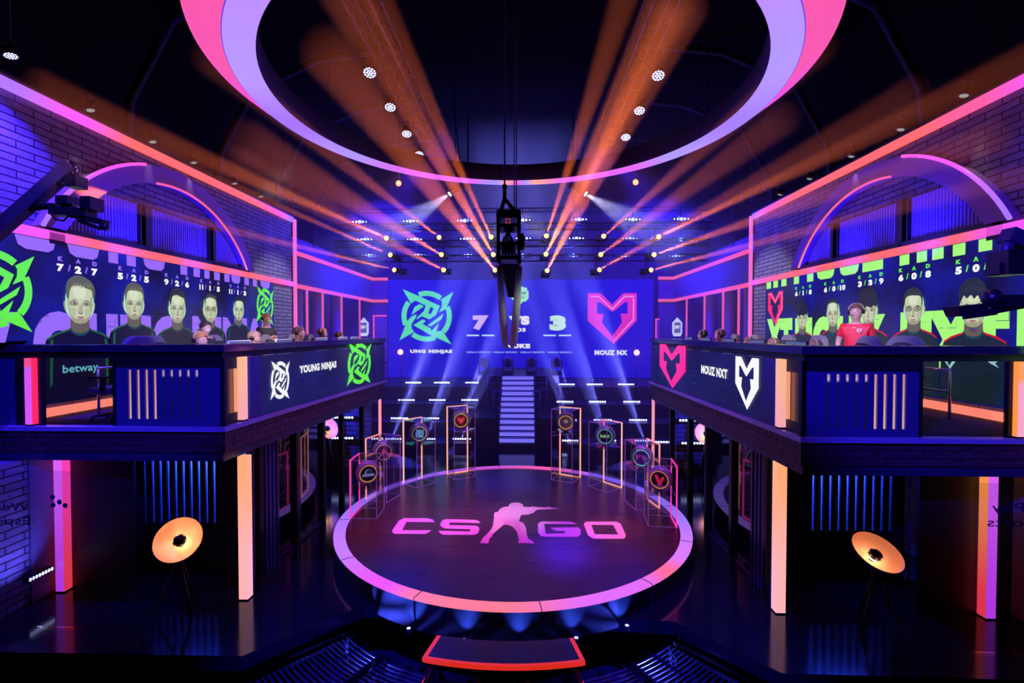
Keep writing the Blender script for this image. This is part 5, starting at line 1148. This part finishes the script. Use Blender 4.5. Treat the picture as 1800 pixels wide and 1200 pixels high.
for dx, dz in ((-1, -1), (1, 1), (-1, 1), (1, -1)): m.box((q.x + dx * .016 - .008, yN - .262, q.z + dz * .016 - .008), (q.x + dx * .016 + .008, yN - .25, q.z + dz * .016 + .008))
m.build('red_tally_light', emit('red tally', (.6, .05, .03), .8, False), cr)
MB().ball((p.x + .135, yN - .1, p.z - .04), .09, None, 12, (.4, 1, 1)).build('counter_wheel', M_PLASTIC, cr)
m = MB(); j = ony(887, 328, yN - .1); m.tube([(p.x - .09, yN - .1, p.z + .25), j - Vector((0, 0, .12)), j], .022, 6).tube([(p.x + .07, yN - .1, p.z + .25), j - Vector((0, 0, .12)), j], .022, 6).ball(j, .03, None, 8)
m.tube([j, (j.x, j.y, 11.3)], .009, 5); m.build('hanging_sling', M_BLACK, cr)
m = MB(); k_ = ony(904, 380, yN - .1); m.tube([k_, (k_.x, k_.y, 11.3)], .006, 5).tube([k_ + Vector((.02, 0, 0)), (k_.x + .03, k_.y, 11.3)], .006, 5); m.build('cable', M_BLACK, cr)
spot((1.6, 2.0, 5.2), (0, 7.2, 3.9), 900, (.9, 1, .7), 14, .9, .1)  # added spot, only to brighten the crane rails
# left jib
lj = thing('camera_jib', 'black camera jib with a remote head reaching in at the far left, tip lit orange', 'camera crane')
y = 4.2; P1 = lambda X, Y, dy=0: ony(X, Y, y + dy)
m = MB(); a, b_ = P1(-60, 455), P1(128, 290); m.beam(a, b_, .09, .11); far = a + (a - b_).normalized() * 1.0; m.beam(a, far, .1, .12); m.build('boom', mat('jib boom paint', (.08, .07, .1), .4, .3), lj)
m = MB(); m.box((P1(118, 0).x, y - .06, P1(0, 332).z), (P1(138, 0).x, y + .06, P1(0, 312).z)).tube([P1(125, 285), P1(136, 298), P1(130, 318)], .02, 6).ball(P1(133, 295), .035, None, 8).ball(P1(129, 305), .03, None, 8).box((P1(100, 0).x, y - .04, P1(0, 324).z), (P1(118, 0).x, y + .04, P1(0, 316).z)); m.build('tip_head', M_PLASTIC, lj)
m = MB(); m.tube([P1(48, 366), P1(90, 362), P1(132, 368)], .03, 8); m.build('crossbar', M_BLKMETAL, lj)
m = MB(); m.beam(P1(96, 372), P1(160, 376), .12, .07); m.box((P1(105, 0).x, y - .08, P1(0, 362).z), (P1(126, 0).x, y + .06, P1(0, 348).z)).box((P1(148, 0).x, y - .08, P1(0, 372).z), (P1(166, 0).x, y + .06, P1(0, 350).z)).beam(P1(128, 378), P1(186, 392), .08, .05).beam(P1(140, 388), P1(176, 402), .03, .03).ball(P1(184, 398), .04, None, 8); m.build('remote_camera', M_PLASTIC, lj)
m = MB(); m.tube([P1(88, 374), P1(98, 386), P1(112, 388), P1(122, 378)], .008, 5); m.build('cable_loop', M_BLACK, lj)
MB().box((far.x - .12, far.y - .1, .0), (far.x + .12, far.y + .1, far.z)).build('pedestal', M_BLACK, lj)
spot(P1(260, 260) + Vector((0, -.4, 0)), P1(132, 300), 40, (1, .35, .04), 24, .5, .02)
spot(P1(60, 200) + Vector((0, -.8, 0)), P1(80, 360), 30, (.1, .08, 1), 40, .5, .02)
# right jib
rj = thing('camera_jib', 'black camera jib with camera and monitor hood reaching in at the far right', 'camera crane')
m = MB(); m.beam(P1(1768, 412), P1(1850, 450), .12, .12).tube([P1(1776, 418), P1(1768, 440), P1(1776, 470)], .05, 8).ball(P1(1778, 408), .03, None, 8); m.build('boom', mat('jib boom paint', (.08, .07, .1), .4, .3), rj)
m = MB(); m.box((P1(1762, 0).x, y - .1, P1(0, 490).z), (P1(1800, 0).x, y + .1, P1(0, 450).z)).box((P1(1757, 0).x, y - .05, P1(0, 488).z), (P1(1764, 0).x, y + .05, P1(0, 470).z)); m.build('camera_body', M_PLASTIC, rj)
m = MB(); m.beam(P1(1738, 530), P1(1810, 528), .1, .1).beam(P1(1735, 548), P1(1810, 534), .06, .05).beam(P1(1694, 558), P1(1750, 550), .025, .03).ball(P1(1745, 524), .08, None, 10); m.build('remote_head', M_PLASTIC, rj)
m = MB(); a_ = [P1(1682, 538), P1(1738, 533), P1(1738, 550), P1(1690, 556)]; m.add([p for p in a_] + [p + Vector((0, .15, 0)) for p in a_], [(0, 1, 2, 3), (7, 6, 5, 4), (0, 4, 5, 1), (1, 5, 6, 2), (2, 6, 7, 3), (3, 7, 4, 0)]); m.build('monitor_hood', M_PLASTIC, rj)
m = MB(); q = P1(1850, 450); e_ = P1(1990, 500); m.beam(q, e_, .12, .12).beam(P1(1810, 531), (e_.x, y, P1(1810, 531).z), .1, .1); m.box((e_.x - .1, y - .1, 0), (e_.x + .14, y + .1, e_.z + .1)); m.build('pedestal', M_BLACK, rj)
MB().tube([P1(1790, 534) + Vector((0, -.08, 0)), P1(1820, 533) + Vector((0, -.08, 0))], .02, 6).build('blue_tube', mat('blue tube', (.15, .15, .5), .2, .6), rj)

# ================================================================ people, chairs and desks on the balconies
def skin(name, verts, edges, rad, m, parent, lev=2, root=0):
    me = bpy.data.meshes.new(name); me.from_pydata([tuple(v) for v in verts], edges, []); me.materials.append(m)
    o = bpy.data.objects.new(name, me); COL.objects.link(o); o.parent = parent
    md = o.modifiers.new('skin', 'SKIN'); md.use_smooth_shade = True
    for i, d in enumerate(me.skin_vertices[0].data):
        r = rad[i]; d.radius = r if isinstance(r, tuple) else (r, r); d.use_root = (i == root)
    sb = o.modifiers.new('sub', 'SUBSURF'); sb.levels = lev; sb.render_levels = lev; return o
SKIN = mat('skin', (.62, .36, .27), .5); SKIN2 = mat('skin tanned', (.5, .27, .19), .5)
HAIRS = {'ginger': mat('ginger hair', (.42, .17, .07), .6, bump=.4, bscale=60), 'brown': mat('brown hair', (.16, .08, .045), .6, bump=.4, bscale=60), 'dark': mat('dark hair', (.025, .018, .018), .6, bump=.4, bscale=60), 'blond': mat('blond hair', (.5, .3, .16), .6, bump=.4, bscale=60)}
BLK_SHIRT = mat('black jersey', (.018, .02, .022), .7, bump=.2, bscale=90); RED_SHIRT = mat('red jersey', (.75, .015, .04), .6, bump=.25, bscale=25); TROUS = mat('dark trousers', (.03, .03, .04), .8)
def person(loc, face, label, pose, hair, shirt=BLK_SHIRT, sk=SKIN, group=None, headset=True, mask=False, lean=0.0, scale=1.0, badge=False):
    rz = math.atan2(-face[0], face[1])
    t = thing('person', label, 'person', loc, rz, group); t.scale = (scale,) * 3
    sit = pose == 'sit'; pz = .52 if sit else .95; dz = pz - .95
    L = lambda z: z + dz
    ly = lambda z: lean * max(0, z - .95)
    V = []; E_ = []; Rr = []
    def add(p, r, par=None):
        V.append(Vector(p)); Rr.append(r); 
        if par is not None: E_.append((par, len(V) - 1))
        return len(V) - 1
    def up(x, y, z): return (x, y + ly(z), L(z))
    pel = add(up(0, 0, .95), (.165, .13)); sp1 = add(up(0, 0, 1.13), (.15, .12), pel); ch = add(up(0, .01, 1.32), (.185, .13), sp1); nb = add(up(0, 0, 1.46), (.07, .065), ch)
    nk = add(up(0, .01, 1.52), .062, nb); h1 = add(up(0, .03, 1.575), (.082, .09), nk); h2 = add(up(0, .03, 1.64), (.1, .118), h1); h3 = add(up(0, .015, 1.71), (.1, .118), h2); h4 = add(up(0, .01, 1.75), (.05, .065), h3)
    for s in (-1, 1):
        sh = add(up(s * .185, 0, 1.4), .075, ch)
        if pose == 'sit': el = (s * .25, .1, L(1.14)); wr = (s * .16, .36, L(1.13)); hd = (s * .14, .43, L(1.13))
        elif pose == 'crossed': el = (s * .24, .06, L(1.14)); wr = (-s * .03, .2, L(1.19 + .03 * s)); hd = (-s * .11, .17, L(1.21 + .03 * s))
        else: el = (s * .27, -.02, L(1.13)); wr = (s * .27, .07, L(.9)); hd = (s * .26, .1, L(.82))
        e = add(el, .05, sh); w_ = add(wr, .027, e); h = add(hd, (.036, .018), w_)
        d = (Vector(hd) - Vector(wr)).normalized(); side = d.cross(Vector((0, 0, 1)) if abs(d.z) < .8 else Vector((0, 1, 0))).normalized(); dn = side.cross(d).normalized()
        if dn.z > 0 and abs(d.z) < .8: dn = -dn
        for k in range(4):
            b0 = Vector(hd) + side * ((k - 1.5) * .019) + d * .03; ln = (.07, .08, .075, .06)[k]
            a = add(b0, .0095, h); b_ = add(b0 + d * ln * .55 + dn * .008, .0088, a); add(b0 + d * ln * .85 + dn * .03, .0075, b_)
        th = Vector(wr) + d * .03 - side * s * .03 * (1 if pose != 'crossed' else -1); a = add(th, .012, h); add(th + d * .035 - side * s * .018, .0095, a)
    for s in (-1, 1):
        hip = add(up(s * .09, 0, .9), .085, pel)
        if sit: kn = (s * .13, .42, .53); an = (s * .12, .4, .1); to = (s * .12, .55, .045)
        else: kn = (s * .1, .02, .5); an = (s * .1, -.02, .09); to = (s * .11, .13, .04)
        k = add(kn, .058, hip); a = add(an, .038, k); add(to, (.04, .03), a)
    body = skin('body', V, E_, Rr, sk, t)
    # clothes following the body
    def sub(idx, grow, nm, m, ends=None):
        mp = {i: k for k, i in enumerate(idx)}; vs = [V[i].copy() for i in idx]; es = [(mp[a], mp[b]) for a, b in E_ if a in mp and b in mp]
        rr = [tuple(q + grow for q in (Rr[i] if isinstance(Rr[i], tuple) else (Rr[i], Rr[i]))) for i in idx]
        if ends:
            for i, (f, par) in ends.items(): vs[mp[i]] = V[par].lerp(V[i], f)
        if nm == 'jersey': vs[0].z -= .12 if not sit else .03; rr[0] = (rr[0][0] * 1.12, rr[0][1] * 1.15); rr[1] = (rr[1][0] * 1.1, rr[1][1] * 1.1)
        else: rr[0] = (.12, .105)
        return skin(nm, vs, es, rr, m, t)
    arm = [i for i in range(len(V)) if any(e == (ch, i) for e in E_) and i != nb]
    elb = [b for a, b in E_ if a in arm]
    shirt_o = sub([pel, sp1, ch, nb] + arm + elb, .016, 'jersey', shirt, {**{e: (.72, a) for a, e in E_ if e in elb}, nb: (.72, ch)})
    legs = [b for a, b in E_ if a == pel and b != sp1]; kns = [b for a, b in E_ if a in legs]; ans = [b for a, b in E_ if a in kns]
    sub([pel] + legs + kns + ans, .018, 'trousers', TROUS, {pel: (1, pel)})
    for s in (-1, 1):
        y_ = .5 if sit else .06
        MB().prism([(-.045, -.12), (.045, -.12), (.052, .08), (.035, .15), (-.035, .15), (-.052, .08)], Matrix.Translation((s * .12 if sit else s * .105, y_ - .03, .0)), .085).build('shoe', M_PLASTIC, t, .015)
    # head details
    hc = Vector(up(0, .02, 1.67)); m = MB()
    fy = hc.y + .108
    for s in (-1, 1): m.ball((s * .034, hc.y + .092, hc.z + .005), .013, mat('eye white', (.75, .75, .75), .2), 8); m.ball((s * .034, hc.y + .103, hc.z + .005), .0065, mat('iris', (.03, .03, .04), .2), 8)
    for s in (-1, 1): m.box((s * .034 - .017, hc.y + .094, hc.z + .024), (s * .034 + .017, hc.y + .108, hc.z + .03), HAIRS[hair])
    m.build('eyes_and_brows', None, t)
    m = MB(); m.add([(-.013, fy - .02, hc.z - .028), (.013, fy - .02, hc.z - .028), (0, fy + .018, hc.z - .026), (0, fy - .01, hc.z + .018), (-.006, fy - .02, hc.z + .012), (.006, fy - .02, hc.z + .012)], [(0, 1, 2), (0, 2, 3, 4), (1, 5, 3, 2)], sk)
    for s in (-1, 1): m.ball((s * .09, hc.y - .01, hc.z - .005), .024, sk, 8, (.4, .8, 1.2))
    m.build('nose_and_ears', None, t)
    MB().box((-.022, fy - .022, hc.z - .054), (.022, fy - .008, hc.z - .045)).build('mouth', mat('lips', (.45, .16, .14), .5), t, .004)
    # hair cap: upper and back of the head
    hm = MB(); n = 16; k = 9; vs = []
    for i in range(k):
        th = i / (k - 1) * PI * .62
        for j in range(n):
            ph = 2 * PI * j / n; front = max(0, math.sin(ph)); lim = th * (1 - .38 * front ** 2)
            r = 1 + random.uniform(-.03, .03); vs.append((hc.x + .106 * r * math.sin(lim) * math.cos(ph), hc.y - .014 + .128 * r * math.sin(lim) * math.sin(ph) - .0, hc.z + .034 + .116 * r * math.cos(lim)))
    hm.add(vs, [(i * n + j, (i + 1) * n + j, (i + 1) * n + (j + 1) % n, i * n + (j + 1) % n) for i in range(k - 1) for j in range(n)], None, True)
    hm.build('hair', HAIRS[hair], t)
    if headset:
        m = MB(); pts = [(hc.x + .116 * math.cos(a), hc.y - .012, hc.z + .02 + .128 * math.sin(a)) for a in [PI * q / 12 for q in range(13)]]
        m.tube(pts, .011, 6, mat('headband', (.35, .33, .3), .4))
        for s in (-1, 1): m.lathe([(0, 0), (.036, .0), (.042, .012), (.036, .035), (0, .038)], 14, M_PLASTIC, Matrix.Translation((s * .09, hc.y - .012, hc.z)) @ Matrix.Rotation(s * PI / 2, 4, 'Y'))
        m.tube([(.09, hc.y, hc.z - .02), (.085, hc.y + .07, hc.z - .06), (.03, hc.y + .112, hc.z - .06)], .004, 5, M_PLASTIC); m.ball((.028, hc.y + .114, hc.z - .06), .009, M_PLASTIC, 6)
        m.build('headset', None, t)
    if mask: MB().ball((0, hc.y + .06, hc.z - .045), .058, None, 12, (1.05, .9, .8)).build('face_mask', mat('pale blue mask', (.6, .75, .75), .7), t)
    if badge:
        c = Canvas(t.matrix_world @ Vector((0, 0, 0)), (1, 0, 0)); c = Canvas((0, .165, 0), (-1, 0, 0)); mlogo(c, .07, L(1.33), .034, .038, M_WHITE, RED_SHIRT, 1); c.rect(-.03, L(1.38), .01, L(1.388), M_WHITE); c.build('chest_badge', t)
        MB().ball((-.275, .02, L(1.25)), .032, None, 10, (.35, 1, 1.2)).build('sleeve_patch', mat('dark patch', (.05, .12, .04), .6), t)
    return t
# ---- gaming chair
def chair_proto():
    t = thing('gaming_chair', 'x', 'chair', (0, 0, 0))
    bk = [(-.2, 0), (-.27, .12), (-.27, .3), (-.22, .42), (-.27, .52), (-.25, .66), (-.19, .76), (-.1, .8), (.1, .8), (.19, .76), (.25, .66), (.27, .52), (.22, .42), (.27, .3), (.27, .12), (.2, 0)]
    M = Matrix.Translation((0, -.24, .5)) @ Matrix.Rotation(PI / 2 - R(-6), 4, 'X')
    b = MB().prism(bk, M, .1).build('backrest', M_GREY, t, .02)
    MB().prism([(x * .45, .6 + (y - .4) * .22) for x, y in bk], Matrix.Translation((0, -.17, .5)) @ Matrix.Rotation(PI / 2 - R(-6), 4, 'X'), .06).build('headrest_pad', mat('black pad', (.02, .02, .025), .6), b)
    MB().prism([(-.25, -.25), (.25, -.25), (.27, .1), (.22, .27), (-.22, .27), (-.27, .1)], Matrix.Translation((0, 0, .42)), .09).build('seat', M_GREY, t, .02)
    for s in (-1, 1): MB().box((s * .3 - .02, -.1, .45), (s * .3 + .02, -.05, .66)).box((s * .3 - .045, -.16, .66), (s * .3 + .045, .12, .69)).build('armrest', M_PLASTIC, t)
    m = MB().tube([(0, 0, .08), (0, 0, .42)], .028, 8)
    for k in range(5): a = R(72 * k); m.beam((0, 0, .1), (.3 * math.cos(a), .3 * math.sin(a), .07), .05, .03); 
    m.build('star_base', M_BLKMETAL, t)
    for k in range(5): a = R(72 * k); MB().ball((.3 * math.cos(a), .3 * math.sin(a), .03), .03, None, 8).build('caster', M_PLASTIC, t)
    return t
CP = chair_proto(); fc = [False]
def chair(x, y, face, label, group):
    o = CP if not fc[0] else dup(CP); fc[0] = True
    o.location = (x, y, ZF + .005); o.scale = (1, 1, .95); o.rotation_euler = (0, 0, math.atan2(-face[0], face[1])); o['label'] = label; o['group'] = group; return o
def desk(s, y0, y1, x0, x1):
    t = thing('player_desk', 'long dark desk of the players behind the inner rail of the %s balcony' % ('left' if s < 0 else 'right'), 'desk', (0, 0, 0))
    box('desk_top', (min(x0, x1), y0, ZF + .70), (max(x0, x1), y1, ZF + .74), M_BLACK, t)
    for y in (y0 + .1, (y0 + y1) / 2, y1 - .15): box('leg', (min(x0, x1) + .08, y, ZF + .012), (max(x0, x1) - .08, y + .06, ZF + .70), M_BLKMETAL, t)
def monitor(s, x, y, label):
    t = thing('monitor', label, 'monitor', (x, y, ZF + .742), PI / 2 if s < 0 else -PI / 2, 'player monitors')
    MB().box((-.28, -.012, .1), (.28, .018, .42)).build('screen_housing', M_WHITE if s < 0 else M_PLASTIC, t); MB().box((-.265, -.016, .115), (.265, -.0125, .405)).build('display', emit('desk display', (.15, .2, .5), .5, False), t)
    MB().lathe([(0, 0), (.1, 0), (.1, .012), (0, .012)], 16).tube([(0, .03, .01), (0, .03, .2)], .014, 6).build('stand', M_BLKMETAL, t)
def wx(px_, d): 
    p = ony(px_, 590, d); return p.x
desk(-1, 6.75, 12.6, -4.5, -3.98); desk(1, 6.5, 12.5, 4.35, 3.85)
f5 = ['nearest', 'second nearest', 'middle', 'second farthest', 'farthest']
gl_ = 'players seated along the left balcony'; gr_ = 'players seated along the right balcony'
HTOP = 1.77 - .43 + 0
for k, (X, Y, d, hair, lab) in enumerate(((345, 583, 7.25, 'ginger', 'ginger haired'), (440, 582, 8.6, 'blond', 'sandy haired'), (520, 574, 10.2, 'brown', 'brown haired'), (560, 576, 11.4, 'ginger', 'light haired'), (591, 583, 12.2, 'brown', 'short haired'))):
    p = ony(X, Y, d); sc1 = (p.z - ZF - .02) / (HTOP + .03)
    person((p.x - .02, d, ZF + .012), (1, .12 if k != 2 else -.1) if k else (1, -.25), '%s %s player with headset seated at the desk on the left balcony' % (f5[k], lab), 'sit', hair, group=gl_, lean=.12, scale=sc1)
    chair(p.x - .3, d, (1, .1), '%s grey gaming chair behind the desk on the left balcony' % f5[k], 'gaming chairs on the left balcony')
    monitor(-1, -4.2, d, '%s monitor on the left balcony desk' % f5[k])
for k, (X, Y, d, hair, lab) in enumerate(((1440, 597, 7.15, 'brown', 'brown haired'), (1366, 594, 8.35, 'brown', 'wavy haired'), (1322, 592, 9.5, 'brown', 'chestnut haired'), (1272, 579, 10.7, 'brown', 'short haired'), (1241, 580, 11.8, 'dark', 'black haired'))):
    p = ony(X, Y, d); sc1 = (p.z - ZF - .02) / (HTOP + .03)
    person((p.x + .02, d, ZF + .012), (-1, .1), '%s %s player with headset seated at the desk on the right balcony' % (f5[k], lab), 'sit', hair, group=gr_, lean=.12, scale=sc1, sk=SKIN2 if k == 4 else SKIN)
    chair(p.x + .32, d, (-1, .1), '%s grey gaming chair behind the desk on the right balcony' % f5[k], 'gaming chairs on the right balcony')
    monitor(1, 4.15, d, '%s monitor on the right balcony desk' % f5[k])
# standing people
p = ony(467, 553, 11.3); person((p.x, 11.3, ZF + .012), (1, -.45), 'person in black jersey and pale face mask standing with arms crossed on the left balcony', 'crossed', 'ginger', mask=True, scale=(p.z - ZF) / 1.79)
p = ony(1506, 537, 8.5); person((p.x, 8.5, ZF + .012), (-.75, -.8), 'person in red jersey with headset standing before the screen on the right balcony', 'stand', 'brown', RED_SHIRT, scale=(p.z - ZF) / 1.79, badge=True, lean=.05)
p = ony(356, 567, 8.3); person((p.x, 8.3, ZF + .012), (1, -.3), 'dark haired person in face mask leaning in behind the nearest left player', 'stand', 'dark', mask=True, headset=False, scale=(p.z - ZF) / 1.79, lean=.1)
# spare chairs
HTOP += 0
gs = 'spare gaming chairs on the balconies'
p = ony(1556, 594, 7.4); chair(p.x + .1, 7.4, (-1, -.5), 'wide grey gaming chair right of the person in red', gs)
for X, d, lab in ((120, 6.95, 'dark gaming chair behind the front glass of the left balcony'),):
    chair(-5.82, 6.9, (-1, .1), lab, gs)
# ---------------------------------------------------------------- stage haze
def haze(a, b, dens, name):
    m, nt, bb = nodes(name); nt.nodes.remove(bb); v = nt.nodes.new('ShaderNodeVolumeScatter')
    v.inputs['Density'].default_value = dens; v.inputs['Anisotropy'].default_value = 0.0
    nt.links.new(v.outputs[0], nt.nodes['Material Output'].inputs['Volume']); o = box('haze', a, b, m)
    tag(o, 'thin smoke haze hanging in the %s of the hall' % name, 'haze', kind='stuff'); return o
haze((-8.2, 13.0001, -.05), (8.2, 22.95, 11.2), .034, 'back')

# scatter cones added along the beams so their light shows
def beam_cone(p, d, deg, dens, length):
    m, nt, bb = MC.get('beam cone volume %g' % dens, (None,) * 3) if isinstance(MC.get('beam cone volume %g' % dens), tuple) else (None,) * 3
    if m is None:
        m, nt, bb = nodes('beam cone volume'); nt.nodes.remove(bb); v = nt.nodes.new('ShaderNodeVolumeScatter'); v.inputs['Density'].default_value = dens; v.inputs['Anisotropy'].default_value = .2
        nt.links.new(v.outputs[0], nt.nodes['Material Output'].inputs['Volume']); MC['beam cone volume %g' % dens] = (m, nt, bb)
    M = Matrix.Translation(p) @ d.to_track_quat('Z', 'Y').to_matrix().to_4x4(); r1 = length * math.tan(R(deg / 2)) * .98 + .03
    o = MB().lathe([(0, 0), (.04, 0), (r1, length), (0, length)], 20, None, M).build('beam_scatter_cone', m)
    return o
pos3 = ['upper', 'middle', 'lower']
for i, (p, d, w_) in enumerate(BC):
    L_ = 1e9
    for ax, lo, hi in ((0, -8.1, 8.1), (1, 2.2, 22.5), (2, 0.1, 11.1)):
        if d[ax] > 1e-4: L_ = min(L_, (hi - p[ax]) / d[ax])
        elif d[ax] < -1e-4: L_ = min(L_, (lo - p[ax]) / d[ax])
    white = i >= 18
    o = beam_cone(p, d, w_, .075 if not white else .06, min(L_ * .97, 10.5) if not white else 3.4)
    tag(o, ('added smoke cone lit orange in the %s beam of the %s lights' % (pos3[i % 3], cw[i // 3])) if not white else 'added smoke cone lit white below the ring on the %s' % ('left' if i == 18 else 'right'), 'smoke', kind='stuff')

keep = ('ring ', 'screen', 'banner', 'main screen', 'wall led', 'low wall led', 'stage rim', 'lower ', 'lit 0.380', 'lit 0.300', 'coral floor', 'gallery led', 'case led')
for m_ in bpy.data.materials:
    if not m_.name.startswith(keep): m_.cycles.emission_sampling = 'NONE'
